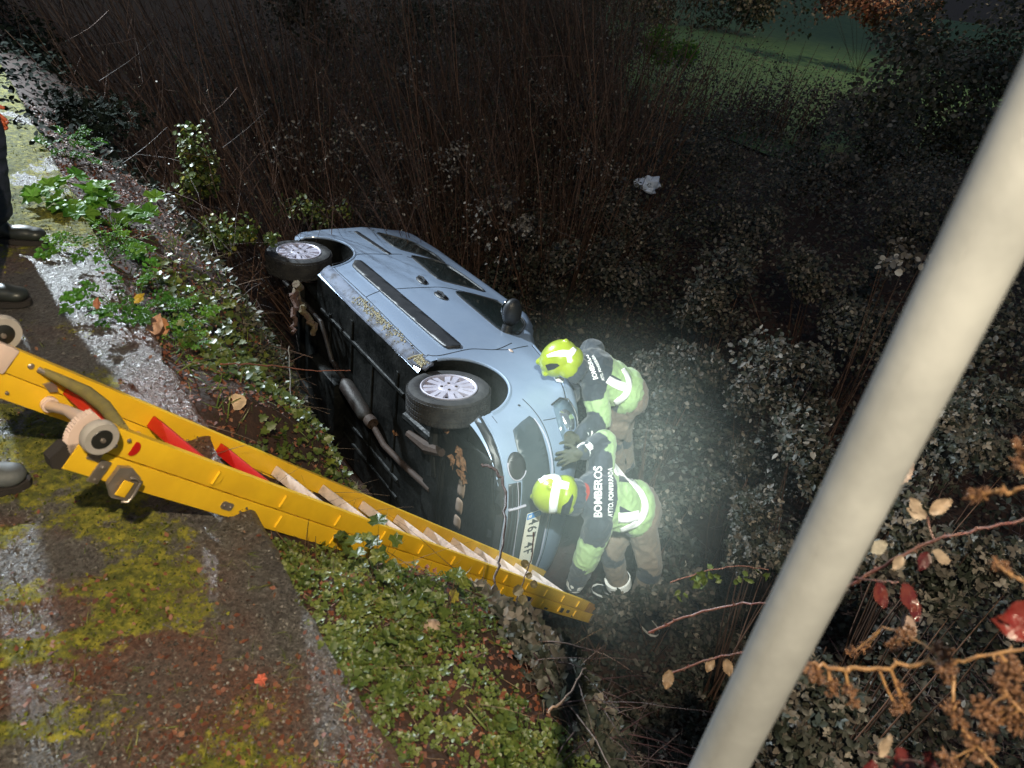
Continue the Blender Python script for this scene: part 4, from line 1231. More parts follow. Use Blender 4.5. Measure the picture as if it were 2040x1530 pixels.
_rs = np.random.RandomState(3)
def vnoise(x, y, f, seed=0):
    """smooth value noise on arrays"""
    x = np.asarray(x) * f + seed * 17.3; y = np.asarray(y) * f + seed * 9.1
    xi = np.floor(x).astype(int); yi = np.floor(y).astype(int); fx = x - xi; fy = y - yi
    fx = fx * fx * (3 - 2 * fx); fy = fy * fy * (3 - 2 * fy)
    def h(a, b):
        v = np.sin(a * 127.1 + b * 311.7 + seed * 74.7) * 43758.5453
        return v - np.floor(v)
    return (h(xi, yi) * (1 - fx) + h(xi + 1, yi) * fx) * (1 - fy) + (h(xi, yi + 1) * (1 - fx) + h(xi + 1, yi + 1) * fx) * fy
def fbm(x, y, f, seed=0, o=4):
    r = 0; a = .5
    for k in range(o): r = r + a * vnoise(x, y, f * 2 ** k, seed + k); a *= .55
    return r
def moss_field(s, t, x, y):
    """bands of moss that lie across the road, breaking up into patches near the edge"""
    band = .5 + .5 * np.cos((t + .10 * np.sin(s * 2.5) + .28 * s + .07 * fbm(x, y, 3, 51)) * 2 * np.pi / .215)
    band = np.clip((band - .12 - .55 * fbm(x, y, 6, 41)) * 2.2, 0, 1) * np.clip((-.30 - s) / .35, .15, 1)
    pat = fbm(x, y, 2.2, 2)
    near = np.clip((t - 1.8) / 1.2, 0, 1)
    m = band * np.clip((pat - .30) * 3.2, 0, 1) * (1 - .35 * near) + .9 * np.clip((fbm(x, y, 4.0, 5) - .38) * 5, 0, 1) * np.clip(1 - np.abs(s + .38) / .38, 0, 1) * (1 - near)
    m = m * np.clip((-.06 - s) / .12, 0, 1)
    m = np.maximum(m, np.clip((t - 2.6) / .8, 0, 1) * np.clip((fbm(x, y, 4, 8) - .16) * 4, 0, 1))
    return np.clip(m, 0, 1)
def road_h(s, t, x, y, m):
    return m * (.010 + .010 * vnoise(x, y, 60, 3)) + .006 * vnoise(x, y, 90, 1) + .004 * vnoise(x, y, 170, 4) + .012 * (vnoise(x, y, 3, 7) - .5)
# near sheet of road, fine
gs = np.arange(-2.3, .031, .0085); 
gt = np.concatenate([np.arange(-.9, 3.4, .0085), np.arange(3.4, 9.0, .03), np.arange(9, 40, .6)])
S_, T_ = np.meshgrid(gs, gt, indexing='ij')
edge = .03 * (vnoise(T_, T_ * 0, 6, 2) - .5) + .03 * (vnoise(T_, T_ * 0, 17, 4) - .5)
S2 = np.where(S_ > -.25, S_ + edge * np.clip((S_ + .25) / .25, 0, 1), S_)
X_, Y_ = xy(S2, T_)
MO = moss_field(S2, T_, X_, Y_)
Zr = road_h(S2, T_, X_, Y_, MO) + .004 + np.interp(S2, [-.12, .02, .06], [0, -.012, -.05])
n0, n1 = S_.shape
idx = np.arange(n0 * n1).reshape(n0, n1)
F = np.stack([idx[:-1, :-1], idx[1:, :-1], idx[1:, 1:], idx[:-1, 1:]], -1).reshape(-1, 4)
road = fast_mesh('road', np.stack([X_, Y_, Zr], -1).reshape(-1, 3), F, M_road, smooth=True)
a = road.data.attributes.new('moss', 'FLOAT', 'POINT'); a.data.foreach_set('value', MO.ravel().astype(np.float32))
lit = .8 * np.clip((fbm(X_, Y_, 2.6, 11) - .40) * 5, 0, 1) * np.clip((T_ * -.4 + 1.6), 0, 1)
a = road.data.attributes.new('litter', 'FLOAT', 'POINT'); a.data.foreach_set('value', lit.ravel().astype(np.float32))
tag(road, kind='structure')

# one big sheet of ground: road bed, bank, ditch, field to the horizon
M_soil = mat('ditch_soil', (.022, .011, .007), .85, 0, (.045, .020, .012), 14, bump=.8, bscale=40, lo=.3, hi=.7)
sg = np.concatenate([[-300, -120, -40, -12, -5], np.arange(-2.6, .0, .2), np.arange(0, 3.2, .05), np.arange(3.2, 9, .2), np.arange(9, 40, 1.5), [45, 60, 90, 140, 220, 300]])
tg = np.concatenate([[-300, -120, -40, -12, -5], np.arange(-3, 6, .05), np.arange(6, 14, .3), np.arange(14, 60, 2.), [70, 100, 160, 300]])
S_, T_ = np.meshgrid(sg, tg, indexing='ij'); X_, Y_ = xy(S_, T_)
Z_ = ground(X_, Y_)
near = (S_ > 0) & (S_ < 12)
Z_ = Z_ + np.where(near, .09 * (fbm(X_, Y_, 5, 3) - .5) + .05 * (fbm(X_, Y_, 17, 6) - .5), 0) * np.clip(S_ * 4, 0, 1) - np.where(S_ <= 0, .03, 0)
idx = np.arange(S_.size).reshape(S_.shape)
F = np.stack([idx[:-1, :-1], idx[1:, :-1], idx[1:, 1:], idx[:-1, 1:]], -1).reshape(-1, 4)
g = fast_mesh('ground', np.stack([X_, Y_, Z_], -1).reshape(-1, 3), F, M_soil, smooth=True)
tag(g, kind='structure')
# the field beyond the thicket
M_field = mat('field_grass', (.04, .11, .05), .9, 0, (.08, .16, .06), 3, bump=.6, bscale=25)
gx = np.linspace(1.5, 60, 60); gy = np.linspace(17, 75, 64)
X_, Y_ = np.meshgrid(gx, gy, indexing='ij')
idx = np.arange(X_.size).reshape(X_.shape)
F = np.stack([idx[:-1, :-1], idx[1:, :-1], idx[1:, 1:], idx[:-1, 1:]], -1).reshape(-1, 4)
Y_ = Y_ + 1.6 * np.sin(X_ * .9) * (Y_ < 17.5)
fd = fast_mesh('field', np.stack([X_, Y_, ground(X_, Y_) + .03 + .05 * vnoise(X_, Y_, .8)], -1).reshape(-1, 3), F, M_field, smooth=True)
tag(fd, kind='structure')
# ------------------------------------------------------------------ plants
def rot_from(nrm, spin):
    """(N,3) leaf normals and spins -> (N,3,3) frames: x along the leaf, z its face"""
    n = nrm / np.linalg.norm(nrm, axis=1, keepdims=True)
    r = np.where(np.abs(n[:, 2:3]) > .9, np.array([[1., 0, 0]]), np.array([[0, 0, 1.]]))
    a = np.cross(r, n); a /= np.linalg.norm(a, axis=1, keepdims=True); b = np.cross(n, a)
    c = np.cos(spin)[:, None]; s = np.sin(spin)[:, None]
    x = a * c + b * s; y = np.cross(n, x)
    return np.stack([x, y, n], -1)
def scatter(name, tpl, pos, nrm, size, matl, rnd, parent=None, kind='stuff', spin=None, aspect=None, world=True):
    tv, tf = tpl
    N = len(pos)
    if spin is None: spin = rng.uniform(0, 6.283, N)
    R = rot_from(nrm, spin)
    loc = tv[None] * np.asarray(size)[:, None, None]
    if aspect is not None: loc = loc * np.stack([np.ones(N), aspect, np.ones(N)], -1)[:, None, :]
    V = np.einsum('nij,nkj->nki', R, loc) + pos[:, None]
    F = (tf[None] + (np.arange(N) * len(tv))[:, None, None]).reshape(-1, tf.shape[1])
    o = fast_mesh(name, V.reshape(-1, 3), F, matl, np.repeat(rnd, len(tv)), parent=parent, smooth=False, world=world)
    if kind: o['kind'] = kind
    return o
def join_tpl(parts):
    V = []; F = []; b = 0
    for (v, f, M, off) in parts:
        V.append(v @ np.array(M).T + np.array(off)); F.append(f + b); b += len(v)
    return np.concatenate(V), np.concatenate(F)
def rz(a, s=1.0, tilt=0.0):
    c, d = math.cos(a), math.sin(a); ct, sn = math.cos(tilt), math.sin(tilt)
    R = np.array([[c, -d, 0], [d, c, 0], [0, 0, 1.]]) @ np.array([[ct, 0, -sn], [0, 1, 0], [sn, 0, ct]])
    return R * s
def tri(l): return np.array(l, dtype=np.int32)
T_far = (np.array([[0, 0, 0], [.45, .34, .06], [1, 0, -.05], [.45, -.34, .06]]), tri([[0, 2, 1], [0, 3, 2]]))
T_oval = (np.array([[0, 0, 0], [.22, .26, .05], [.58, .30, .04], [1, 0, -.10], [.58, -.30, .04], [.22, -.26, .05], [.5, 0, -.04]]),
          tri([[0, 6, 1], [1, 6, 2], [2, 6, 3], [3, 6, 4], [4, 6, 5], [5, 6, 0]]))
T_round = (np.array([[0, 0, 0], [.15, .38, .05], [.55, .48, .07], [.92, .26, .02], [1, 0, -.03], [.92, -.26, .02], [.55, -.48, .07], [.15, -.38, .05], [.5, 0, -.05]]),
           tri([[0, 8, 1], [1, 8, 2], [2, 8, 3], [3, 8, 4], [4, 8, 5], [5, 8, 6], [6, 8, 7], [7, 8, 0]]))
T_ivy = (np.array([[0.08, 0, 0], [-.05, .30, .04], [.22, .52, .06], [.42, .34, .0], [.72, .46, .05], [.76, .22, .0], [1.05, 0, -.06], [.76, -.22, 0], [.72, -.46, .05], [.42, -.34, 0], [.22, -.52, .06], [-.05, -.30, .04], [.45, 0, -.05]]),
         tri([[12, i, i + 1] for i in range(0, 11)] + [[12, 11, 0]])[:, ::-1].copy())
T_blade = (np.array([[0, -.03, 0], [0, .03, 0], [.45, .025, .10], [.45, -.025, .10], [1, 0, .02]]), tri([[0, 3, 1], [1, 3, 2], [3, 4, 2]]))
_o, _f = T_oval
T_bramble = join_tpl([(_o, _f, rz(0, .62), (.38, 0, 0)), (_o, _f, rz(1.25, .52, -.1), (.33, .02, 0)), (_o, _f, rz(-1.25, .52, -.1), (.33, -.02, 0)),
                      (np.array([[-.1, 0, -.08], [.38, .012, 0], [.38, -.012, 0]]), tri([[0, 1, 2]]), np.eye(3), (0, 0, 0))])
_o, _f = T_round
T_clover = join_tpl([(_o, _f, rz(a, .5, .25), (.05 * math.cos(a), .05 * math.sin(a), .0)) for a in (0, 2.1, 4.2)] )
T_sprig = join_tpl([(_o, _f, rz(a, .34, t), (x * math.cos(a), x * math.sin(a), z)) for a, t, x, z in ((0, .1, .2, .3), (1.57, .3, .1, .2), (3.14, .1, .2, .32), (4.7, .3, .1, .18), (.8, .6, .05, .45), (3.9, .6, .05, .45))]
                   + [(np.array([[0, -.015, -.6], [0, .015, -.6], [0, 0, .42]]), tri([[0, 1, 2]]), np.eye(3), (0, 0, 0))])
_o, _f = T_oval
T_lobed = join_tpl([(_o, _f, rz(a, s, .05), (x, y, 0)) for a, s, x, y in ((0, .42, .58, 0), (.7, .34, .50, .05), (-.7, .34, .50, -.05), (1.15, .30, .30, .03), (-1.15, .30, .30, -.03), (1.4, .2, .14, .02), (-1.4, .2, .14, -.02))]
                   + [(np.array([[-.1, 0, -.02], [.6, .02, 0], [.6, -.02, 0]]), tri([[0, 1, 2]]), np.eye(3), (0, 0, 0))])

def canes(name, items, matl, seg=7, sides=3, parent=None, kind='stuff'):
    """items: (start, direction, length, radius, bend vector)"""
    N = len(items)
    p = np.array([i[0] for i in items], float); d = np.array([i[1] for i in items], float); d /= np.linalg.norm(d, axis=1, keepdims=True)
    L = np.array([i[2] for i in items])[:, None]; r = np.array([i[3] for i in items])[:, None]; b = np.array([i[4] for i in items], float)
    tt = np.linspace(0, 1, seg + 1)
    wob = rng.normal(0, .012, (N, seg + 1, 3)) * L[:, :, None]; wob[:, 0] = 0
    C = p[:, None] + d[:, None] * L[:, None] * tt[None, :, None] + b[:, None] * (tt ** 2)[None, :, None] * L[:, None] + np.cumsum(wob, 1) * .6
    a = np.cross(d, np.array([[.3, .5, .81]])); a /= np.linalg.norm(a, axis=1, keepdims=True) + 1e-9; c = np.cross(d, a)
    V = []
    for k in range(sides):
        th = 2 * math.pi * k / sides
        rad = r[:, None] * (1 - .75 * tt)[None, :, None]
        V.append(C + (a * math.cos(th) + c * math.sin(th))[:, None] * rad)
    V = np.stack(V, 2)                               # N, seg+1, sides, 3
    idx = np.arange(N * (seg + 1) * sides).reshape(N, seg + 1, sides)
    nx = np.roll(idx, -1, axis=2)
    F = np.stack([idx[:, :-1], nx[:, :-1], nx[:, 1:], idx[:, 1:]], -1).reshape(-1, 4)
    rn = np.repeat(rng.random(N), (seg + 1) * sides)
    o = fast_mesh(name, V.reshape(-1, 3), F, matl, rn, parent=parent, smooth=True)
    if kind: o['kind'] = kind
    return o, C

M_bramleaf = leaf_mat('bramble_leaves', [(0, (.018, .022, .015)), (.35, (.036, .042, .030)), (.6, (.066, .060, .048)), (.85, (.105, .088, .072)), (1, (.25, .22, .18))], .5, .35, .12, (.10, .10, .085))
M_thick = leaf_mat('thicket_leaves', [(0, (.018, .022, .013)), (.4, (.045, .055, .026)), (.7, (.09, .075, .045)), (.93, (.15, .125, .095)), (1, (.26, .23, .18))], .5, .4, .12)
M_greenleaf = leaf_mat('fresh_leaves', [(0, (.035, .11, .012)), (.5, (.07, .20, .02)), (1, (.14, .28, .03))], .5, .35, .3)
M_cover = leaf_mat('verge_leaves', [(0, (.035, .06, .014)), (.4, (.075, .11, .022)), (.75, (.14, .17, .035)), (.93, (.24, .22, .05)), (1, (.28, .12, .06))], .42, .5, .25)
M_ivyleaf = leaf_mat('ivy_leaves', [(0, (.03, .055, .012)), (.5, (.07, .10, .018)), (.85, (.15, .17, .03)), (1, (.28, .24, .04))], .42, .4, .2)
M_twig = leaf_mat('brown_twigs', [(0, (.045, .025, .017)), (.6, (.085, .048, .033)), (1, (.19, .11, .078))], .5, .4, 0)
M_cane = leaf_mat('purple_canes', [(0, (.035, .018, .018)), (.6, (.075, .035, .032)), (1, (.16, .12, .10))], .4, .5, 0)
M_deadstem = leaf_mat('dead_stems', [(0, (.06, .035, .02)), (1, (.24, .16, .10))], .6, .3, 0)
M_litter = leaf_mat('litter', [(0, (.07, .020, .011)), (.5, (.16, .050, .024)), (.85, (.22, .10, .05)), (1, (.42, .30, .20))], .6, .4, 0)
M_mossleaf = leaf_mat('moss_tufts', [(0, (.04, .055, .008)), (.5, (.12, .13, .015)), (1, (.28, .26, .03))], .7, .2, .2)
M_bits = leaf_mat('grit', [(0, (.03, .026, .022)), (.5, (.10, .085, .072)), (.85, (.20, .185, .165)), (1, (.42, .39, .35))], .5, .4, 0)

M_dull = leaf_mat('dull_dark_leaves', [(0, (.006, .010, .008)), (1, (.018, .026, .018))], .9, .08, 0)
CARI = CARM.inverted()
_ci = np.array(CARI)
def clear_of_car(p, m=.05):
    q = p @ _ci[:3, :3].T + _ci[:3, 3]
    return ~((q[:, 0] > -3.35 - m) & (q[:, 0] < .9 + m) & (q[:, 1] > -.9 - m) & (q[:, 1] < .9) & (q[:, 2] > -.3) & (q[:, 2] < 1.9 + m))
_ca = np.array([A['neck'], A['pel'], A['knL'], A['anL'], A['ankR'], A['wrL'], B['neck'], B['pel'], B['knL'], B['ankR'], B['anL'], B['wrL']])
def seg_clear(p, rad=.30):
    ok = np.ones(len(p), bool)
    for q in _ca: ok &= np.linalg.norm(p - q, axis=1) > rad
    # keep the lines of sight down to the car and the men open
    return ok
def open_view(p, tgts, rad):
    """leave out anything that grows between the road and the given points"""
    o = np.array([0, 0, CAMH]); ok = np.ones(len(p), bool)
    for t in tgts:
        d = np.array(t) - o; L = np.linalg.norm(d); d /= L
        w = p - o; k = w @ d
        dist = np.linalg.norm(w - k[:, None] * d, axis=1)
        ok &= ~((dist < rad * k / L) & (k < L))
    return ok
_tg = [A['head'], A['neck'], A['pel'], A['knL'], A['anL'], A['knR'], A['wrL'], B['head'], B['neck'], B['pel'], B['knL'], B['wrL'],
       CARM @ Vector((.8, 0, .45)), CARM @ Vector((0, -.85, .5)), CARM @ Vector((-1.3, -.85, .5)), CARM @ Vector((-2.7, -.85, .5)), CARM @ Vector((.3, -.3, .2)), CARM @ Vector((-1.2, -.3, .2)), CARM @ Vector((-1.2, .2, .2)),
       CARM @ Vector((-2.3, -.3, .2)), CARM @ Vector((-.4, .1, .2)), CARM @ Vector((-1.3, -.8, 1.2)), CARM @ Vector((-2.4, -.8, 1.2)), CARM @ Vector((-.5, -.8, 1.2))]
def keep(p, rad=.42): return clear_of_car(p) & seg_clear(p) & open_view(p, _tg, rad)

def canopy(s, t):
    """height of the bramble thicket above the soil"""
    x, y = xy(s, t)
    h = np.interp(s, [.5, .9, 1.6, 3.0, 5, 8, 16, 22], [.02, .16, .35, .5, .85, 1.2, 1.2, .6])
    side = np.clip((1.0 - t) / .8, 0, 1)
    h = h * np.where(s < 4.2, .30 + .70 * side, 1.0)
    return h * np.clip(.05 + 1.9 * fbm(x, y, 1.1, 21, 4), .1, 2)
def fan(N, d0, d1, a0, a1, bias=0.0):
    """points spread evenly over the view: distance log-uniform, bearing uniform"""
    r = np.exp(rng.uniform(math.log(d0), math.log(d1), N)); a = rng.uniform(R_(a0), R_(a1), N)
    return r * np.sin(a), r * np.cos(a)

def thicket(name, N, d0, d1, a0, a1, tpl, size, matl, label, cat, smin=.75, keepr=.42, top=.45, twigs=0, field=False, extra=None, tlo=-30, twr=.0022):
    x, y = fan(N, d0, d1, a0, a1); s, t = st(x, y)
    ok = (s > smin) & (t > tlo)
    if extra is not None: ok &= extra(x, y, s, t)
    x, y, s, t = x[ok], y[ok], s[ok], t[ok]
    h = canopy(s, t); z = ground(x, y) + h * (1 - rng.random(len(x)) ** 1.6 * (1 - top)) * rng.uniform(.75, 1.05, len(x))
    p = np.stack([x, y, z], -1); k = keep(p, keepr); p = p[k]
    n = rng.normal(0, .55, (len(p), 3)) + np.array([-.05, -.45, .9])
    c = np.clip(fbm(p[:, 0], p[:, 1], 2.5, 9) * .8 + rng.normal(0, .22, len(p)), 0, 1)
    c = np.where(rng.random(len(p)) < .025, 1.0, c * .93)
    o = scatter(name, tpl, p, n, size * rng.uniform(.5, 1.25, len(p)), matl, c)
    tag(o, label, cat)
    if twigs:
        x, y = fan(twigs, d0, d1, a0, a1); s, t = st(x, y); ok = (s > smin) & (t > tlo)
        if extra is not None: ok &= extra(x, y, s, t)
        x, y, s, t = x[ok], y[ok], s[ok], t[ok]
        z = ground(x, y) + canopy(s, t) * rng.uniform(.3, .9, len(x))
        p = np.stack([x, y, z], -1); k = keep(p, keepr); p = p[k]
        items = []
        for q in p:
            a = rng.uniform(0, 6.28); L = rng.uniform(.25, .9) * min(1.6, .6 + np.linalg.norm(q) * .09)
            items.append((q, (math.cos(a), math.sin(a), rng.uniform(-.1, .8)), L, twr * rng.uniform(.7, 1.6), (0, 0, -rng.uniform(.1, .7))))
        oc, C = canes(name.replace('leaves', 'canes') if 'leaves' in name else name + '_canes', items, M_cane)
        okc = keep(C.reshape(-1, 3), keepr * .8).reshape(C.shape[:2]).all(1)
        bpy.data.objects.remove(oc)
        items = [it for it, g_ in zip(items, okc) if g_]
        oc, C = canes('bramble_canes', items, M_cane)
        tag(oc, label.replace('leaves', 'canes').replace('foliage', 'canes'), 'brambles')
    return o

# brambles on the near bank, right of the ladder
thicket('bramble_leaves', 20000, 1.25, 4.4, -8, 62, T_bramble, .058, M_bramleaf, 'dark bramble leaves on the near bank, behind and right of the white post', 'brambles', .62, .30, .35, 1500,
        extra=lambda x, y, s, t: (t < .9 + .15 * s) & ~((s > .2) & (s < 3.4) & (t > .70 + .24 * s - .25) & (t < 1.6 + .24 * s)))
# the ditch and its far side
thicket('bramble_leaves', 105000, 4.0, 25, -38, 52, T_oval, .056, M_bramleaf, 'grey green bramble leaves filling the ditch and far bank beyond the men', 'brambles', 1.7, .30, .55, 7000,
        extra=lambda x, y, s, t: (s > 3.4) | (t < .9))
# low thicket behind the car under the bare shrubs
thicket('thicket_leaves', 26000, 6.5, 14, -40, 14, T_oval, .048, M_thick, 'small dull leaves of the undergrowth behind and above the wrecked car', 'undergrowth', 4.4, .36, .5, 1500)

_can = canopy
def canopy(s, t):
    x, y = xy(s, t)
    return (.35 + 2.1 * np.clip((s - 4.2) / 4, 0, 1)) * (.45 + .9 * fbm(x, y, .9, 61, 3))
thicket('undergrowth_leaves', 52000, 6.3, 24, -44, 5, T_far, .085, M_thick, 'mass of dark scrub leaves filling the background behind the bare shrubs', 'undergrowth', 4.3, .30, .25, 3000, twr=.004)
canopy = _can
verge_cover_late = True
# ---- bare shrubs
def shrub_mesh(seed, H, ns, lean, spread):
    global rng
    rng = np.random.default_rng(seed)
    st_ = []; tw = []
    for k in range(ns):
        a = rng.uniform(0, 6.28); r0 = rng.uniform(0, .18)
        d = np.array([math.cos(a) * spread * rng.uniform(.1, 1), math.sin(a) * spread * rng.uniform(.1, 1), 1.0]) + np.array(lean) * rng.uniform(.5, 1.2)
        st_.append(((r0 * math.cos(a), r0 * math.sin(a), -.1), d, H * rng.uniform(.55, 1.05), rng.uniform(.006, .014), (0, 0, 0) + np.array(lean) * .25 + rng.normal(0, .06, 3)))
    return st_
shrubs = []
def make_shrub(seed, H, ns, lean, spread, leafy):
    global rng
    it = shrub_mesh(seed, H, ns, lean, spread)
    root = empty('bare_shrub')
    o, C = canes('stems', it, M_twig, 8, 4, root)
    tw = []
    for i in range(len(it)):
        for k in range(9):
            j = rng.integers(2, 8); q = C[i, j]; d = C[i, j] - C[i, j - 1]; d /= np.linalg.norm(d)
            d = d + rng.normal(0, .62, 3)
            tw.append((q, d, rng.uniform(.25, .8) * H / 4, rng.uniform(.0018, .0042), (0, 0, rng.uniform(-.1, .25))))
    o2, C2 = canes('twigs', tw, M_twig, 4, 3, root)
    pts = C2.reshape(-1, 3); pts = pts[pts[:, 2] < H * .75]
    if leafy:
        p = pts[rng.integers(0, len(pts), leafy)] + rng.normal(0, .05, (leafy, 3))
        w = rng.random(leafy) < np.clip(1.25 - p[:, 2] / (H * .62), .03, 1); p = p[w]
        scatter('leaves', T_oval, p, rng.normal(0, 1, (len(p), 3)) + np.array([0, -.6, .5]), rng.uniform(.022, .045, len(p)), M_thick, np.where(rng.random(len(p)) < .2, 1., rng.random(len(p)) * .9), parent=root, kind='stuff')
    return root
protos = [make_shrub(41, 4.2, 46, (-.18, -.05, 0), .42, 1500), make_shrub(42, 3.7, 44, (-.05, -.1, 0), .50, 1800), make_shrub(43, 4.6, 48, (-.35, -.15, 0), .25, 700), make_shrub(44, 3.2, 34, (.08, 0, 0), .42, 1900)]
rng = np.random.default_rng(99)
def copy_tree(o):
    c = o.copy(); COL.objects.link(c)
    for ch in [q for q in list(COL.objects) if q.parent is o]:
        d = ch.copy(); COL.objects.link(d); d.parent = c
    return c
spots = [  # s, t, kind, scale, label
    (1.9, 7.2, 2, .95, 'bare red-brown shrub leaning over the road at the far left'), (2.3, 8.8, 2, 1.05, 'leaning bare shrub behind the onlooker, second from the left'),
    (2.6, 6.2, 2, .85, 'bare shrub with long arching stems left of the wrecked car'), (3.2, 7.8, 0, 1.0, 'tall bare shrub behind the glossy green bush'),
    (1.8, 10.5, 2, 1.1, 'furthest bare shrub beside the road at the top left corner'), (3.9, 9.4, 0, 1.1, 'dense bare shrub at the upper left behind the leaning ones'),
    (4.6, 6.7, 0, .92, 'bare shrub rising straight behind the rear wheel of the car'), (5.3, 5.6, 1, .95, 'leafy-based bare shrub just beyond the car roof rear'),
    (5.6, 7.6, 0, 1.05, 'bare shrub standing behind the car tail, right of the upright one'), (5.6, 6.4, 1, .8, 'bare shrub with pale leaves low down beyond the middle of the car'),
    (6.9, 6.3, 0, 1.1, 'tall bare shrub at the top centre left with close upright stems'), (6.6, 7.8, 1, 1.1, 'bare shrub at the top centre with forking branches'),
    (6.4, 7.0, 3, 1.05, 'low wide bare shrub right of the picture centre top'), (7.4, 8.9, 0, 1.15, 'bare shrub in the dark second row behind the top centre'),
    (7.2, 7.2, 3, 1.1, 'bare shrub between the top centre and the green field'), (8.0, 9.4, 1, 1.2, 'dark bare shrub deep in the second row at the upper left'),
    (6.3, 9.6, 0, 1.15, 'bare shrub far behind the leaning shrubs at the upper left'), (9.3, 11.0, 0, 1.1, 'furthest bare shrub at the top edge left of the field'),
    (6.2, 5.4, 3, .50, 'small bare shrub above the pale litter patch'), (10.4, 11.6, 2, 1.1, 'faint bare shrub at the very back of the top centre'), (4.3, 11.5, 1, 1.2, 'bare shrub furthest along the road verge behind the others'),
         (1.5, 6.0, 2, .7, 'shorter leaning bare shrub nearest the leafy roadside plants'), (2.9, 9.9, 2, 1.1, 'leaning bare shrub between the two at the far upper left'), (5.0, 8.4, 0, 1.0, 'upright bare shrub in the middle of the upper left mass'), (4.0, 5.9, 2, .7, 'leaning bare shrub directly above the rear wheel'), (7.9, 8.2, 0, 1.2, 'tall bare shrub in the darkness of the upper left background')]
used = set()
for i, (s, t, kd, sc, lb) in enumerate(spots):
    x, y = xy(s, t)
    o = protos[kd] if kd not in used else copy_tree(protos[kd])
    used.add(kd)
    o.location = (x, y, gz(x, y)); o.rotation_euler = (0, 0, 0 if kd == 2 else rng.uniform(-.7, .7)); o.scale = (sc, sc, sc)
    tag(o, lb, 'shrub', 'bare shrubs behind the car and along the verge')

# dead stalks standing up against the field
for i, (px, py, d, lb) in enumerate([(1330, 190, 15, 'clump of dead stalks at the left end of the field'), (1400, 185, 15.5, 'clump of thin dead stalks left of the middle of the field'),
                                     (1470, 190, 15, 'clump of dark dead stalks before the middle of the field'), (1530, 195, 14.5, 'tallest clump of dead stalks against the field'),
                                     (1600, 185, 15, 'rightmost clump of dead stalks against the field'), (1262, 230, 13, 'bent dead stalks below the left corner of the field')]):
    q = P(px, py, d); root = empty('stalk_clump', (q.x, q.y, gz(q.x, q.y) + .3), label=lb, cat='dead stalks', group='dead stalks against the field')
    it = [((rng.normal(0, .35), rng.normal(0, .2), 0), (rng.normal(.12, .12), 0, 1), rng.uniform(.9, 2.0), .014, (rng.normal(0, .05), 0, -.02)) for _ in range(13)]
    canes('stalks', it, M_twig, 5, 3, root, None)

# leaf-crowned bushes: stem bundle and crown
def bush(px, py, d, rad, n, tpl, size, matl, label, ncl=9, name='leafy_bush', cat='bush', group=None, base=None):
    c = np.array(P(px, py, d)); gzb = gz(c[0], c[1]) if base is None else base
    root = empty(name, (c[0], c[1], gzb), label=label, cat=cat, group=group)
    cl = rng.normal(0, .42, (ncl, 3)) * np.array(rad) ; lr = rng.uniform(.25, .55, ncl) * np.mean(rad)
    k = rng.integers(0, ncl, n); dirs = rng.normal(0, 1, (n, 3)); dirs /= np.linalg.norm(dirs, axis=1, keepdims=True)
    p = c + cl[k] + dirs * (lr[k] * rng.random(n) ** .4)[:, None]
    p = p[p[:, 2] > gzb + .02]
    p = p[clear_of_car(p)]
    dd = (p - c) / (np.linalg.norm(p - c, axis=1, keepdims=True) + .01)
    if len(p) == 0: return root
    scatter('crown', tpl, p, dd * .7 + rng.normal(0, .6, (len(p), 3)) + np.array([-.2, -.3, .4]), size * rng.uniform(.5, 1.2, len(p)), matl, rng.random(len(p)), parent=root)
    bb = np.array([c[0], c[1], gzb])
    it = [(bb * 0 + rng.normal(0, .04, 3), (c + cl[q]) - bb + rng.normal(0, .05, 3), np.linalg.norm(c + cl[q] - bb), .008, (0, 0, 0)) for q in range(ncl)]
    canes('stem', it, M_twig, 4, 4, root, None)
    return root
bush(1180, 40, 21, (2.6, 1.2, 1.0), 3500, T_far, .14, M_thick, 'dark hedge bush at the top, between bare shrubs and field')
bush(930, 30, 20, (2.6, 1.2, 1.2), 3000, T_far, .14, M_thick, 'dark hedge bush behind the bare shrubs at the top centre')
bush(650, 30, 19, (2.6, 1.2, 1.2), 3000, T_far, .14, M_thick, 'dark hedge bush behind the bare shrubs at the top left')
_sc = scatter
bush(395, 345, 7.0, (.30, .26, .42), 900, T_round, .045, M_ivyleaf, 'glossy evergreen bush with wet highlights upper left of the rear wheel')
bush(465, 470, 6.6, (.34, .24, .16), 420, T_round, .042, M_ivyleaf, 'low yellow green leafy bush just left of the rear wheel', 8)
bush(625, 420, 8.2, (.35, .3, .22), 420, T_oval, .045, M_ivyleaf, 'dull green bush directly above the rear wheel arch', 8)
bush(1000, 395, 9.6, (.5, .4, .20), 380, T_round, .05, M_bits, 'bush of pale dead leaves beyond the car, above its windows', 8)
bush(1045, 460, 8.8, (.16, .2, .28), 160, T_round, .05, M_bits, 'hanging spray of pale leaves above the door mirror', 5)
bush(820, 150, 10, (.35, .3, .2), 160, T_round, .05, M_bits, 'pale leaf spray high in the bare stems at the top centre', 5)
bush(1800, 520, 6.3, (.34, .2, .12), 130, T_round, .055, M_bits, 'pale green-white leaf spray left of the white post', 6)
bush(1880, 200, 14.5, (2.4, 1.6, 1.3), 9000, T_far, .11, M_thick, 'big dark evergreen bush at the upper right behind the white post', 16)
bush(1990, 110, 17, (2.6, 1.6, 1.6), 6000, T_far, .12, M_thick, 'dark hedge bush at the top right corner', 14)
bush(1750, 22, 27, (1.9, 1.2, .8), 2600, T_far, .16, M_litter, 'bush beyond the field, orange lamplight given by its rusty leaf colour', 14)  # rusty leaf colour stands in for orange lamplight
bush(1480, 8, 33, (4.5, 1.5, .8), 2600, T_far, .2, M_thick, 'dark hedge along the back of the field', 14)
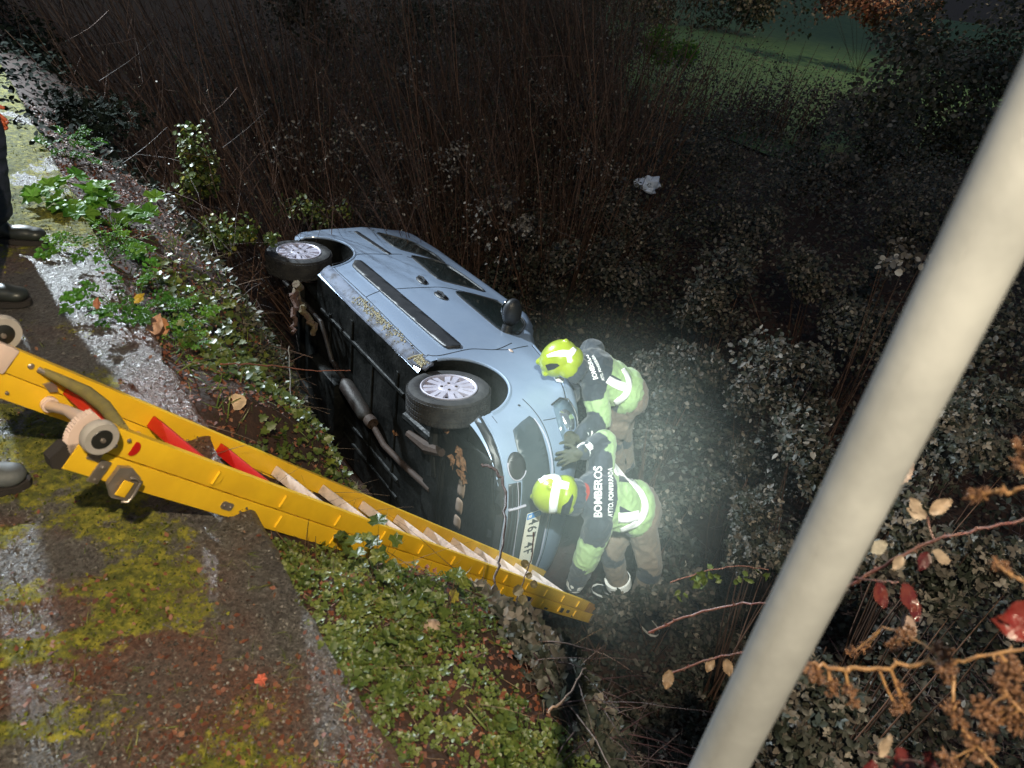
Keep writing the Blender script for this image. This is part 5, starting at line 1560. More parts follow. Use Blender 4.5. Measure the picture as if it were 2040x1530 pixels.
bush(1300, 8, 33, (4.5, 1.5, 1.2), 2600, T_far, .2, M_thick, 'dark hedge at the far left corner of the field', 14)
bush(1330, 90, 19, (1.1, .9, .45), 2200, T_far, .10, M_greenleaf, 'dark green shrub at the left corner of the field', 10)
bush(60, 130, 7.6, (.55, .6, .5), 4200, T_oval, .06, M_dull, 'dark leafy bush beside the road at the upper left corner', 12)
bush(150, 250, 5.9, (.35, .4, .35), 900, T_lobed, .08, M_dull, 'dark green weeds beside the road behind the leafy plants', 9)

for (px, py, d, n_, where) in ((545, 300, 8.4, 200, 'above the glossy green bush'), (700, 260, 9.0, 240, 'straight above the rear wheel'), (900, 320, 9.0, 260, 'above the rear window of the car'),
        (1120, 190, 10, 260, 'at the top centre'), (985, 470, 8.2, 160, 'close behind the car roof'), (1240, 110, 11, 240, 'nearest the left end of the field'), (760, 380, 8.6, 260, 'just behind the car tail'), (1180, 330, 9.4, 260, 'left of the plastic scrap')):
    bush(px, py, d, (.55, .4, .35), n_, T_oval, .042, M_bits, 'scatter of pale dead leaves in the bare stems ' + where, 12, 'leaf_spray', 'bush', 'pale leaf sprays in the bare stems')
mounds = [(1250, 440, 9.2, .55, 'left of the litter scrap, low'), (1400, 320, 11.5, .8, 'above and right of the plastic scrap'), (1500, 440, 9.8, .7, 'in the open dark ground below the field'),
    (1660, 310, 12.5, .9, 'below the right half of the field'), (1640, 560, 8.2, .6, 'in the middle of the right-hand thicket'), (1440, 610, 7.6, .55, 'level with the door mirror, right of it'), (1370, 740, 6.9, .45, 'right beside the upper helmet'),
    (1560, 770, 6.6, .5, 'left of the post, level with the helmets'), (1710, 660, 7.4, .6, 'just left of the post at mid height'), (1500, 930, 6.0, .42, 'in the glow right of the nearer man'), (1650, 960, 5.2, .38, 'hard against the left side of the post, lower half'),
    (1950, 680, 5.6, .5, 'right of the post at mid height'), (1930, 870, 4.4, .4, 'right of the post above the pale leaves'), (1230, 560, 8.7, .5, 'straight above the upper helmet'), (1110, 500, 9.0, .5, 'behind the mirror and car roof'),
    (1800, 420, 9.5, .8, 'left of the post, upper half'), (1960, 440, 9.5, .9, 'right of the post, upper half'), (1540, 1090, 4.6, .35, 'right of the trailing green stem'), (1400, 245, 16.5, 1.2, 'hiding the left foot of the field'), (1560, 250, 16.5, 1.2, 'hiding the middle foot of the field'),
    (1720, 265, 16, 1.2, 'hiding the right foot of the field'), (1280, 290, 14.5, 1.1, 'below the bent dead stalks'), (1880, 1120, 2.9, .26, 'behind the dark red leaves'), (1600, 1440, 2.5, .22, 'at the bottom edge right of the post foot'), (1330, 1200, 5.5, .26, 'around the boots of the nearer man'), (1205, 1225, 5.4, .20, 'at the foot of the ladder beside the boots'), (1330, 1010, 5.9, .26, 'right behind the nearer man'), (1300, 900, 6.4, .28, 'hiding the lower legs of the further man')]
def onground(px, py, extra=0.0):
    d = P(px, py, 1) - CAMP
    for k in range(520):
        q = CAMP + d * (.4 + k * .04)
        if q.z < gz(q.x, q.y) + extra: return q
    return q
for (px, py, d, r_m, where) in mounds:
    bush(px, py, d, (r_m * 1.15, r_m * .9, r_m * .8), int(1700 + 900 * r_m), T_oval if d > 5 else T_bramble, .052 if d < 12 else .08, M_bramleaf, 'dark bramble mound ' + where, 10, 'bramble_mound', 'brambles', 'bramble mounds over the ditch and far bank')
# leafy weeds at the edge of the road: separate leaves on stalks
leaf_cache = {}
def leaf_mesh(key, tpl, matl):
    if key not in leaf_cache:
        V, F = tpl; me = bpy.data.meshes.new('leaf'); me.from_pydata([tuple(v) for v in V], [], [tuple(f) for f in F])
        a = me.attributes.new('rnd', 'FLOAT', 'POINT'); a.data.foreach_set('value', np.full(len(V), float(key[1]), dtype=np.float32))
        me.materials.append(matl); me.update(); leaf_cache[key] = me
    return leaf_cache[key]
def dense(tpl):
    """a finer, crinkled copy of a leaf template"""
    bm = bmesh.new(); vs = [bm.verts.new(v) for v in tpl[0]]
    for f in tpl[1]:
        try: bm.faces.new([vs[i] for i in f])
        except ValueError: pass
    bmesh.ops.subdivide_edges(bm, edges=bm.edges[:], cuts=1, use_grid_fill=True); bmesh.ops.triangulate(bm, faces=bm.faces[:])
    for v in bm.verts: v.co.z += .035 * math.sin(v.co.x * 23 + abs(v.co.y) * 15)
    bm.verts.index_update()
    V = np.array([tuple(v.co) for v in bm.verts]); F = np.array([[q.index for q in f.verts] for f in bm.faces]); bm.free()
    return V, F
D_lobed = dense(T_lobed); D_oval = dense(T_oval); D_round = dense(T_round); D_ivy = dense(T_ivy)
def weed(px, py, n, size, hgt, spread, tpl, matl, label, lean=(0, 0, 0), name='leafy_weed', cat='plant', tone=(0, 1), group=None):
    b = onground(px, py); root = empty(name, tuple(b), label=label, cat=cat, group=group)
    stalks = []
    for k in range(n):
        a = rng.uniform(0, 6.28); r = rng.uniform(.2, 1) ** .7 * spread
        tip = Vector((math.cos(a) * r, math.sin(a) * r, hgt * rng.uniform(.35, 1.05))) + Vector(lean) * rng.uniform(.2, 1)
        v = round(float(np.clip(rng.uniform(*tone), 0, 1)) * 4) / 4
        me = leaf_mesh((id(tpl), v, matl.name), tpl, matl) if False else leaf_mesh((str(len(tpl[0])) + matl.name, v), tpl, matl)
        o = bpy.data.objects.new('leaf', me); COL.objects.link(o); o.parent = root
        f = Vector((math.cos(a), math.sin(a), rng.uniform(-.5, .25))) + Vector(rng.normal(0, .25, 3)); u_ = Vector((rng.normal(0, .3), rng.normal(0, .3) - .25, 1))
        m = frame3(f, u_.cross(f)); s = size * rng.uniform(.6, 1.15)
        o.matrix_basis = Matrix.Translation(tip) @ m.to_4x4() @ Matrix.Diagonal((s, s, s, 1))
        stalks.append(((rng.normal(0, .01), rng.normal(0, .01), -.02), tuple(tip), tip.length, .0022, (0, 0, 0)))
    # stalks run from the root to each leaf
    st2 = [(np.array(q[0]), np.array(q[1]) - np.array(q[0]), np.linalg.norm(np.array(q[1]) - np.array(q[0])), q[3], (0, 0, 0)) for q in stalks]
    canes('stalks', st2, matl if matl is not M_ivyleaf else M_twig, 3, 3, root, None)
    return root
G_w = 'leafy plants along the road edge'
weed(150, 420, 36, .105, .15, .17, D_ivy, M_greenleaf, 'brightest green leafy plant at the road edge beside the onlooker', (0, 0, 0), tone=(.5, 1), group=G_w)
weed(225, 450, 36, .095, .13, .19, D_ivy, M_greenleaf, 'leafy plant just right of the brightest one at the road edge', tone=(.4, 1), group=G_w)
weed(200, 525, 38, .11, .12, .17, D_lobed, M_greenleaf, 'feathery green plant between the bright plants and the drooping one', tone=(.3, .9), group=G_w)
weed(255, 625, 36, .11, .13, .19, D_lobed, M_greenleaf, 'bluish green drooping plant at the road edge above the ladder wheel', tone=(0, .6), group=G_w)
weed(340, 650, 34, .085, .11, .14, D_lobed, M_greenleaf, 'yellowing leafy plant hanging over the ditch edge left of the car underside', tone=(.3, 1), group=G_w)
weed(345, 700, 22, .06, .05, .09, D_lobed, M_greenleaf, 'small feathery green plant below the yellowing one', tone=(.3, .8), group=G_w)
weed(225, 490, 40, .10, .10, .14, T_blade, M_greenleaf, 'tuft of pale grass behind the bluish drooping plant', tone=(.7, 1), name='grass_tuft', cat='grass', group=G_w)
weed(135, 320, 30, .12, .16, .18, D_lobed, M_greenleaf, 'dark leafy plant furthest up the road edge', tone=(0, .5), group=G_w)
# ivy and sprigs hanging over the ladder
G_i = 'ivy sprigs growing over the ladder'
weed(748, 1165, 11, .055, .20, .05, D_ivy, M_ivyleaf, 'upright ivy sprig standing in front of the middle of the ladder', tone=(.1, .7), name='ivy_sprig', group=G_i)
weed(882, 1225, 9, .055, .14, .05, D_ivy, M_ivyleaf, 'ivy sprig with pale heart-shaped leaves below the ladder labels', tone=(.4, .9), name='ivy_sprig', group=G_i)
weed(655, 1120, 12, .045, .09, .06, D_ivy, M_ivyleaf, 'low ivy sprig against the lower rail, left of the upright one', tone=(.1, .7), name='ivy_sprig', group=G_i)
weed(800, 1210, 10, .045, .10, .06, D_ivy, M_ivyleaf, 'ivy sprig in the gap between the two taller ones', tone=(.1, .7), name='ivy_sprig', group=G_i)
weed(1150, 1410, 10, .075, .12, .09, D_ivy, M_ivyleaf, 'large-leaved ivy sprig at the lower right end of the verge', tone=(.3, .9), name='ivy_sprig', group='ivy sprigs low on the verge')
weed(1110, 1325, 10, .06, .10, .08, D_ivy, M_ivyleaf, 'ivy sprig under the far end of the ladder', tone=(.2, .9), name='ivy_sprig', group='ivy sprigs low on the verge')
weed(1000, 1470, 8, .034, .03, .035, D_round, M_cover, 'round-leaved seedling at the bottom of the verge', tone=(.2, .6), name='seedling', group=None)

# ---- ground cover of the verge
def verge_cover(name, N, smin, smax, tmin, tmax, tpl, size, matl, label, cat, dens=None, hz=.03, up=.9, tone=(0, 1), cexp=1.0):
    s = smin + (smax - smin) * rng.random(N); t = rng.uniform(tmin, tmax, N); x, y = xy(s, t)
    if dens is not None:
        k = rng.random(N) < dens(s, t, x, y); s, t, x, y = s[k], t[k], x[k], y[k]
    z = ground(x, y) + .09 * (fbm(x, y, 5, 3) - .5) * np.clip(s * 4, 0, 1) + .05 * (fbm(x, y, 17, 6) - .5) * np.clip(s * 4, 0, 1) + np.abs(rng.normal(0, hz, len(x)))
    p = np.stack([x, y, z], -1)
    # nothing grows through the ladder
    w = np.array(LM.inverted()); q = p @ w[:3, :3].T + w[:3, 3]
    inl = (q[:, 0] > 0) & (q[:, 0] < 4.2) & (q[:, 1] > -.03) & (q[:, 1] < LW + .03) & (q[:, 2] > -.03)
    p = p[~inl & clear_of_car(p)]
    n = rng.normal(0, .45, (len(p), 3)) + np.array([.1, -.2, up])
    c = np.clip(tone[0] + (tone[1] - tone[0]) * (rng.random(len(p)) * .55 + .75 * (fbm(p[:, 0], p[:, 1], 4.5, 33) - .28)), 0, 1)
    return tag(scatter(name, tpl, p, n, size * rng.uniform(.45, 1.3, len(p)), matl, c), label, cat)
cov = lambda s, t, x, y: np.clip((fbm(x, y, 5.0, 14) - .47) * 8, .015, 1) * np.clip(s / .05 + .3, 0, 1)
lush = lambda s, t, x, y: np.exp(-(((s - .20) / .22) ** 2) - (((t - .35) / .42) ** 2))
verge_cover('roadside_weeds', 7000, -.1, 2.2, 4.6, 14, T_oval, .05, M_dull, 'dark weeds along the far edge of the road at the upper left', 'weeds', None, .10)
verge_cover('tall_sprigs', 550, .02, 1.1, -1.3, 1.05, T_sprig, .055, M_cover, 'taller leafy sprigs standing out of the verge plants', 'ground cover', cov, .02, tone=(.1, .8))
verge_cover('ground_cover', 10500, .0, 1.15, -1.3, 1.05, T_sprig, .031, M_cover, 'small-leaved green ground cover on the verge below the ladder', 'ground cover', cov, .012)
verge_cover('clover_patch', 4200, .0, .50, -.25, .95, T_clover, .022, M_cover, 'bright clover-like patch next to the road edge below the ladder', 'ground cover', lush, .022, tone=(.35, 1.0))
verge_cover('ivy_cover', 3600, .12, .95, 1.25, 3.2, T_ivy, .032, M_ivyleaf, 'ivy covering the bank between ladder and wrecked car', 'ivy', lambda s, t, x, y: np.clip((fbm(x, y, 3, 24) - .30) * 4, 0, 1) * np.clip((s + .05) / .3, 0, 1), .03, tone=(.1, 1))
verge_cover('ditch_creepers', 16000, .95, 3.6, -.6, 2.6, T_oval, .045, M_bramleaf, 'low dark creepers on the steep bank below the far half of the ladder', 'creepers', None, .07)
verge_cover('bank_creepers', 14000, .60, 2.4, 1.9, 7.5, T_oval, .038, M_thick, 'sparse dark creepers on the steep bank left of the car underside', 'creepers', None, .05)
verge_cover('verge_grass', 5000, -.02, 1.1, -1.2, 3.8, T_blade, .085, M_cover, 'sparse grass blades among the verge plants', 'grass', cov, .006, .3)
verge_cover('verge_litter', 42000, -.03, 2.2, -1.3, 6.0, T_far, .020, M_litter, 'red-brown dead needles and leaf bits on the verge soil', 'leaf litter', None, .006)
items = []
for k in range(1500):
    s = rng.uniform(.0, 1.9); t = rng.uniform(-1.2, 5.5); x, y = xy(s, t); a = rng.uniform(0, 6.28)
    items.append(((x, y, gz(x, y) + .015), (math.cos(a), math.sin(a), rng.uniform(-.15, .35)), rng.uniform(.05, .30), rng.uniform(.0008, .0018), (0, 0, -.15)))
o_, C_ = canes('dead_stems', items, M_deadstem, 4, 3); w = np.array(LM.inverted())
tag(o_, 'thin dead brown stems lying over the verge', 'dead stems')
# tangle of dead canes in the dark gap left of the car
items = []
for k in range(420):
    s = rng.uniform(.9, 2.3); t = rng.uniform(3.0, 7.0); x, y = xy(s, t)
    z = gz(x, y) + rng.uniform(0, .6); a = rng.uniform(0, 6.28)
    items.append(((x, y, z), (math.cos(a), math.sin(a), rng.uniform(-.2, .9)), rng.uniform(.3, 1.2), rng.uniform(.0015, .0035), (0, 0, -rng.uniform(0, .5))))
o_, C_ = canes('dead_canes', items, M_twig, 6, 3)
ok = keep(C_.reshape(-1, 3), .34).reshape(C_.shape[:2]).all(1); bpy.data.objects.remove(o_)
o_, C_ = canes('dead_canes', [i for i, k in zip(items, ok) if k], M_twig, 6, 3)
tag(o_, 'red-brown dead canes tangled on the bank left of the car underside', 'dead canes')

# ---- moss tufts, grit and dead bits on the road
N = 90000
r_ = np.exp(rng.uniform(math.log(.9), math.log(5.5), N)); a_ = rng.uniform(R_(-62), R_(10), N); x = r_ * np.sin(a_); y = r_ * np.cos(a_)
s, t = st(x, y); m = moss_field(s, t, x, y)
def roadz(s, t, x, y, m): return road_h(s, t, x, y, m) + .004
ins = (s < .02) & (s > -2.2)
k = ins & (rng.random(N) < m * 1.1 - .15)
p = np.stack([x, y, roadz(s, t, x, y, m)], -1)[k]
tag(scatter('moss_tufts', T_far, p, rng.normal(0, .8, (len(p), 3)) + [0, 0, .6], rng.uniform(.005, .014, len(p)), M_mossleaf, np.clip(rng.random(len(p)) * .8 + .3 * (fbm(p[:, 0], p[:, 1], 5, 4) - .3), 0, 1)), 'yellow-green moss growing in bands across the old road surface', 'moss')
k = ins & (rng.random(N) < (1 - m) * .42)
p = np.stack([x, y, roadz(s, t, x, y, m) + .001], -1)[k]
T_bit = (np.array([[-.5, -.3, 0], [.4, -.5, .1], [.6, .35, 0], [-.2, .5, .15], [.05, 0, .38]]), tri([[0, 1, 4], [1, 2, 4], [2, 3, 4], [3, 0, 4]]))
lt = np.clip((fbm(p[:, 0], p[:, 1], 1.6, 11) - .40) * 5, 0, 1)
tag(scatter('road_grit', T_bit, p, rng.normal(0, .35, (len(p), 3)) + [0, 0, 1], rng.uniform(.003, .008, len(p)), M_bits, np.clip(rng.random(len(p)) ** 1.6 * .85, 0, 1)), 'coarse wet grit and chippings on the road surface', 'grit')
k = ins & (rng.random(N) < .13 * np.clip((fbm(x, y, 2.6, 11) - .36) * 5, 0.1, 1) * .7)
p = np.stack([x, y, roadz(s, t, x, y, m) + .003], -1)[k]
tag(scatter('road_litter', T_far, p, rng.normal(0, .5, (len(p), 3)) + [0, 0, 1], rng.uniform(.008, .022, len(p)), M_litter, rng.random(len(p)) * .9), 'scattered rotting leaf crumbs on the road', 'leaf litter')
k = ins & (rng.random(N) < .006 * (t < 2.2))
p = np.stack([x, y, roadz(s, t, x, y, m)], -1)[k]
if len(p): 
    q = np.repeat(p, 7, 0) + rng.normal(0, .006, (len(p) * 7, 3)) * [1, 1, 0]
    tag(scatter('road_grass', T_blade, q, rng.normal(0, .6, (len(q), 3)) + [0, 0, .5], rng.uniform(.02, .05, len(q)), M_cover, rng.uniform(.5, .9, len(q))), 'tiny grass seedlings rooted in the road moss', 'grass')
# ------------------------------------------------------------------ single small things
def stone(px, py, r, matl, label, cat='stone', name='stone', seed=1, flat=.7):
    q = onground(px, py)
    mb = MB(); mb.ell((0, 0, r * .25), (r, r * .8, r * flat), 14, 10)
    V = [Vector(v) + Vector(v).normalized() * r * .28 * noise.noise(Vector(v) * (1.6 / r) + Vector((seed, 0, 0))) for v in mb.V]
    o = mesh(name, V, mb.F, matl); o.location = q; return tag(o, label, cat)
M_stone = mat('pale_stone', (.42, .30, .22), .7, 0, (.26, .18, .13), 40, bump=.5, bscale=90)
stone(858, 1252, .028, M_stone, 'pale pinkish stone lying among the verge plants below the ladder')
stone(912, 1340, .022, mat('grey_stone', (.16, .13, .13), .5, 0, (.09, .075, .075), 40, bump=.5), 'wet grey stone half sunk in the verge below the pale one', seed=5, flat=.5)
stone(1075, 1340 if False else 1330, .012, M_stone, 'small pebble low on the verge', seed=8)

def fallen(px, py, size, tpl, col, label, name='fallen_leaf', tilt=(.2, -.5, 1), spin=0.0, up=.015, cat='leaf', col2=None):
    q = onground(px, py)
    V, F = tpl
    o = mesh(name, V * size, F.tolist(), mat('leaf_colour', col, .55, 0, col2 or tuple(c * .6 for c in col), 30), None, False)
    R = rot_from(np.array([tilt], float), np.array([spin]))[0]
    m = Matrix(R.tolist()).to_4x4(); m.translation = q + Vector((0, 0, up)); o.matrix_world = m
    return tag(o, label, cat)
fallen(515, 1372, .028, D_ivy, (.50, .10, .05), 'small red leaf lying on the moss at the bottom left', spin=1)
fallen(495, 1430, .026, D_round, (.45, .22, .14), 'little pinkish brown leaf on the moss below the red one', spin=3)
fallen(302, 682, .10, D_oval, (.62, .36, .24), 'curled pale orange dead leaf at the road edge, left of its pair', spin=1.2, tilt=(.3, -.9, .6), up=.03)
fallen(332, 680, .09, D_round, (.60, .27, .12), 'curled orange dead leaf at the road edge, right of its pair', spin=2.2, tilt=(.3, -.9, .5), up=.03)
fallen(455, 815, .07, D_round, (.62, .45, .30), 'pale dry leaf on the verge above the red ladder rungs', spin=.4, tilt=(.1, -.8, .7), up=.02)
fallen(205, 690, .05, D_oval, (.45, .18, .10), 'single brown leaf standing on a thin stem above the ladder head', spin=1.5, tilt=(0, -1, .2), up=.16, name='dry_seedhead')
fallen(270, 625, .06, D_oval, (.62, .42, .04), 'bright yellow leaf under the drooping roadside plant', spin=.9, tilt=(.2, -.8, .6), up=.05)
fallen(850, 1195, .05, D_oval, (.35, .14, .08), 'rolled brown leaf just above the pale stone', spin=2.6, tilt=(.2, -.6, .8))
fallen(1318, 860, .16, D_round, (.42, .36, .27), 'large pale leaf cluster hanging right of the men', spin=2.0, tilt=(0, -1, .5), up=.5)

# crumpled white litter seen through the thicket
q = P(1290, 375, 9.8); q.z = max(q.z, gz(q.x, q.y) + .05)
mb = MB(); mb.ell((0, 0, .05), (.16, .12, .10), 16, 10)
V = [Vector(v) + Vector(v).normalized() * .08 * noise.noise(Vector(v) * 11) for v in mb.V]
o = mesh('plastic_bag', V, mb.F, mat('bluish_plastic', (.62, .70, .85), .3), None, False); o.location = q
tag(o, 'bluish white scrap of plastic caught in the thicket right of the centre', 'litter')

# twigs that cross in front of the ladder
def loose_twig(name, pts, r, matl, label, leaves=(), lm=None, cat='twig', thorns=0, leafcol=None):
    Q = [Vector(p) for p in pts]; Q3 = []
    for i in range(len(Q) - 1):
        p0 = Q[max(0, i - 1)]; p1 = Q[i]; p2 = Q[i + 1]; p3 = Q[min(len(Q) - 1, i + 2)]
        for k in range(6):
            t = k / 6
            Q3.append(.5 * ((2 * p1) + (p2 - p0) * t + (2 * p0 - 5 * p1 + 4 * p2 - p3) * t * t + (3 * p1 - p0 - 3 * p2 + p3) * t ** 3))
    Q3.append(Q[-1])
    Q3 = [v + Vector(rng.normal(0, r * .5, 3)) for v in Q3]
    root = empty(name, tuple(Q[0]), label=label, cat=cat)
    MB().tube(Q3, [r * (1 - .45 * i / len(Q3)) for i in range(len(Q3))], 7).build('stem', matl, root, world=True)
    if thorns:
        tb = MB()
        for k in range(thorns):
            a = Q3[int(rng.integers(1, len(Q3) - 1))]; d = Vector(rng.normal(0, 1, 3)).normalized()
            tb.tube([a, a + d * r * 2.6], [r * .7, r * .05], 5)
        tag(tb.build('thorns', matl, root, world=True), kind='stuff')
    return root, Q3
M_darktwig = mat('dark_twig', (.035, .022, .02), .5, 0, (.09, .07, .07), 40, bump=.3)
def L3(l): return [P(*a) for a in l]
r1, _q = loose_twig('long_twig', L3([(960, 925, 3.3), (985, 935, 3.25), (1003, 965, 3.2), (1006, 1020, 3.1), (1001, 1090, 2.95), (990, 1140, 2.85), (978, 1185, 2.8), (968, 1225, 2.75), (955, 1260, 2.7)]), .0065, M_darktwig,
                    'long dark bent twig hanging down across the ladder in front of the bumper')
r2, _q = loose_twig('thin_twig', L3([(1063, 1060, 2.95), (1060, 1110, 2.9), (1045, 1150, 2.85), (1032, 1190, 2.8), (1012, 1235, 2.75)]), .003, M_darktwig,
                    'thin twig with round brown leaves in front of the number plate end')
def serrated():
    n = 15; out = []
    for side in (1, -1):
        row = []
        for i in range(n):
            u = i / (n - 1); w = .36 * math.sin(math.pi * min(1, u * .93 + .04)) ** .75 * (1 - .25 * u)
            row.append((u + (.02 if i % 2 else -.01), side * w * (1.0 if i % 2 else .88), .05 * (i % 2) + .03 * math.sin(u * 9)))
        out.append(row)
    V = [(i / (n - 1), 0, -.04 - .12 * (i / (n - 1)) ** 2) for i in range(n)]
    mid = len(V); V += [(i / (n - 1) + .01, .5 * out[0][i][1], .035 * (i % 2) - .05 * (i / (n - 1)) ** 2) for i in range(n)]
    m2 = len(V); V += [(i / (n - 1) + .01, .5 * out[1][i][1], .035 * (i % 2) - .05 * (i / (n - 1)) ** 2) for i in range(n)]
    o1 = len(V); V += out[0]; o2 = len(V); V += out[1]
    F = []
    for i in range(n - 1):
        for a, b in ((0, mid), (mid, o1)): F += [(a + i, a + i + 1, b + i + 1), (a + i, b + i + 1, b + i)]
        for a, b in ((0, m2), (m2, o2)): F += [(a + i, b + i + 1, a + i + 1), (a + i, b + i, b + i + 1)]
    return np.array(V), np.array(F, dtype=np.int32)
T_serr = serrated()
def add_leaf(root, p, size, tpl, col, nrm, spin, name='leaf', rough=.45, col2=None, lab=None):
    V, F = tpl
    R = rot_from(np.array([nrm], float), np.array([spin]))[0]
    W_ = (V * size) @ R.T + np.array(p)
    o = mesh(name, W_, F.tolist(), mat('leaf_colour', col, rough, 0, col2 or tuple(c * .55 for c in col), 60, bump=.3, bscale=90), root, True, True)
    if lab: o['label'] = lab
    return o
NC = tuple(CZ)
for (px, py, d, s, sp) in ((1052, 1128, 2.86, .032, 2.5), (1048, 1150, 2.86, .026, .5), (1040, 1168, 2.8, .042, 3.9), (1058, 1158, 2.82, .030, 5.5), (1043, 1184, 2.8, .04, 4.5)):
    add_leaf(r2, P(px, py, d), s, D_round, (.14, .12, .06), (NC[0] + .2, NC[1], NC[2] + .2), sp)

# reddish cane arching out over the gap on the left, leaning stem beside the silencer
loose_twig('red_cane', L3([(440, 725, 2.9), (500, 726, 3.2), (560, 730, 3.5), (620, 738, 3.8), (700, 738, 4.1)]), .0035, mat('red_cane', (.28, .09, .05), .5), 'thin reddish cane arching over the dark gap left of the car')
loose_twig('grey_stem', L3([(575, 690, 4.0), (578, 760, 3.9), (582, 850, 3.7)]), .0035, mat('grey_stem', (.16, .15, .13), .6), 'thin grey upright stem left of the exhaust pipe')
loose_twig('rotten_branch', L3([(590, 560, 6.2), (596, 600, 6.2), (618, 640, 6.1), (625, 660, 6.1)]), .035, mat('mossy_wood', (.13, .11, .05), .8, 0, (.10, .055, .04), 14, bump=.6), 'short mossy broken branch standing under the rear wheel')
loose_twig('rotten_branch', L3([(588, 585, 6.1), (587, 625, 6.05), (586, 660, 6.0)]), .028, mat('red_wood', (.12, .06, .045), .8, 0, (.07, .04, .03), 14, bump=.6), 'straight reddish broken branch beside the mossy one')
loose_twig('broken_stems', L3([(1090, 1420, 2.15), (1130, 1385, 2.2), (1165, 1330, 2.3)]), .004, M_deadstem if False else mat('tan_stem', (.30, .20, .14), .6), 'broken tan stem sticking out of the lower end of the verge')

# ---- brambles close to the lens at the right
M_redcane = mat('bramble_cane', (.16, .05, .045), .45, 0, (.22, .12, .09), 60, bump=.3)
M_ochre = mat('ochre_cane', (.36, .20, .08), .5, 0, (.22, .11, .05), 60, bump=.4)
PALE = (.33, .25, .18); DKRED = (.07, .010, .012)
c1, _q = loose_twig('bramble_cane', L3([(1560, 1262, 1.50), (1660, 1185, 1.42), (1760, 1125, 1.32), (1850, 1082, 1.24), (1950, 1055, 1.18), (2080, 1028, 1.12)]), .0032, M_redcane, 'long red bramble cane running right behind the white post, with pale leaves', thorns=34, cat='bramble')
for (px, py, d, s, sp, c, nm) in ((1832, 1022, 1.25, .030, 2.3, PALE, 0), (1846, 1030, 1.25, .034, 2.9, PALE, 0), (1852, 1022, 1.25, .040, .9, (.40, .29, .20), 0), (1800, 1108, 1.28, .030, 4.0, PALE, 0), (1736, 1100, 1.34, .040, .3, (.36, .33, .27), 0),
                                  (1850, 1100, 1.25, .036, 4.1, DKRED, 1), (1858, 1098, 1.24, .036, 5.6, PALE, 0), (1778, 965, 1.42, .055, 1.2, (.42, .30, .25), 0)):
    add_leaf(c1, P(px, py, d), s, T_serr, c, (NC[0] + rng.normal(0, .3), NC[1], NC[2] + rng.normal(0, .3)), sp)
MB().tube(L3([(1848, 1030, 1.25), (1852, 1052, 1.25), (1862, 1078, 1.24)]), .0013, 6).build('leaf_stalk', M_redcane, c1, world=True)
c2, _q = loose_twig('bramble_spray', L3([(1700, 1150, 1.38), (1745, 1158, 1.28), (1790, 1160, 1.24)]), .0018, M_redcane, 'spray of wrinkled dark red bramble leaves hanging under the long cane', thorns=8, cat='bramble')
for (px, py, d, s, sp) in ((1748, 1160, 1.26, .042, -1.3), (1800, 1162, 1.22, .046, -1.2), (1822, 1195, 1.25, .034, -1.5)):
    add_leaf(c2, P(px, py, d), s, T_serr, DKRED, (NC[0] + rng.normal(0, .25), NC[1], NC[2] + .3), sp, rough=.22, col2=(.12, .03, .02))
add_leaf(c2, P(1800, 1225, 1.3), .04, T_serr, (.33, .23, .19), (NC[0], NC[1], NC[2] + .2), -1.0)
def cluster(root, p, r, col=(.36, .18, .07)):
    mb = MB(); p = Vector(p)
    for k in range(20):
        d = Vector(rng.normal(0, 1, 3)).normalized() * r * rng.uniform(.3, 1.05)
        s = r * rng.uniform(.16, .34); mb.ell(p + d, (s, s * rng.uniform(.6, 1), s), 7, 5, Matrix.Rotation(rng.uniform(0, 3), 3, 'X'))
    for k in range(20):                              # dry sepals
        d = Vector(rng.normal(0, 1, 3)).normalized(); e = d.orthogonal().normalized() * r * .22
        mb.add([p + d * r * .4 - e, p + d * r * .4 + e, p + d * r * rng.uniform(1.0, 1.5)], [(0, 1, 2)])
    o = mb.build('berry_cluster', M_berry, root, world=True)
    return o
M_berry = mat('dried_berries', (.22, .105, .045), .38, 0, (.07, .03, .018), 160, bump=.6, bscale=400, coat=.3)
def spray(pts, r, label, cl, leaves=(), nm='dried_bramble_spray'):
    root, Q3 = loose_twig(nm, L3(pts), r, M_ochre, label, thorns=16, cat='bramble')
    for (px, py, d, rr) in cl:
        q = P(px, py, d); cluster(root, q, rr)
        j = min(Q3, key=lambda v: (v - q).length)
        if (j - q).length > rr * 1.1: MB().tube([j, (j + q) / 2 + Vector((0, 0, -.002)), q], [r * .6, r * .5, r * .45], 6).build('stalk', M_ochre, root, world=True)
    for (px, py, d, s, sp, c) in leaves: add_leaf(root, P(px, py, d), s, D_oval, c, (NC[0] + rng.normal(0, .25), NC[1], NC[2] + .2), sp)
    return root
spray([(1615, 1322, 1.08), (1680, 1332, 1.05), (1760, 1332, 1.02), (1850, 1322, .98), (1900, 1318, .96), (1960, 1308, .93), (2060, 1290, .90)], .0032,
      'ochre bramble cane with dried berry heads reaching in from the right edge at mid height',
      [(1620, 1338, 1.07, .0125), (1632, 1352, 1.07, .010), (1660, 1362, 1.06, .009), (1692, 1375, 1.05, .0105), (1655, 1378, 1.06, .010), (1700, 1400, 1.05, .009), (1880, 1300, .97, .0135), (1884, 1335, .96, .012), (1888, 1352, .96, .008), (1790, 1362, 1.02, .008), (1796, 1385, 1.02, .009), (1786, 1410, 1.02, .010), (1802, 1406, 1.02, .009), (2010, 1320, .92, .014), (2025, 1345, .92, .013)])
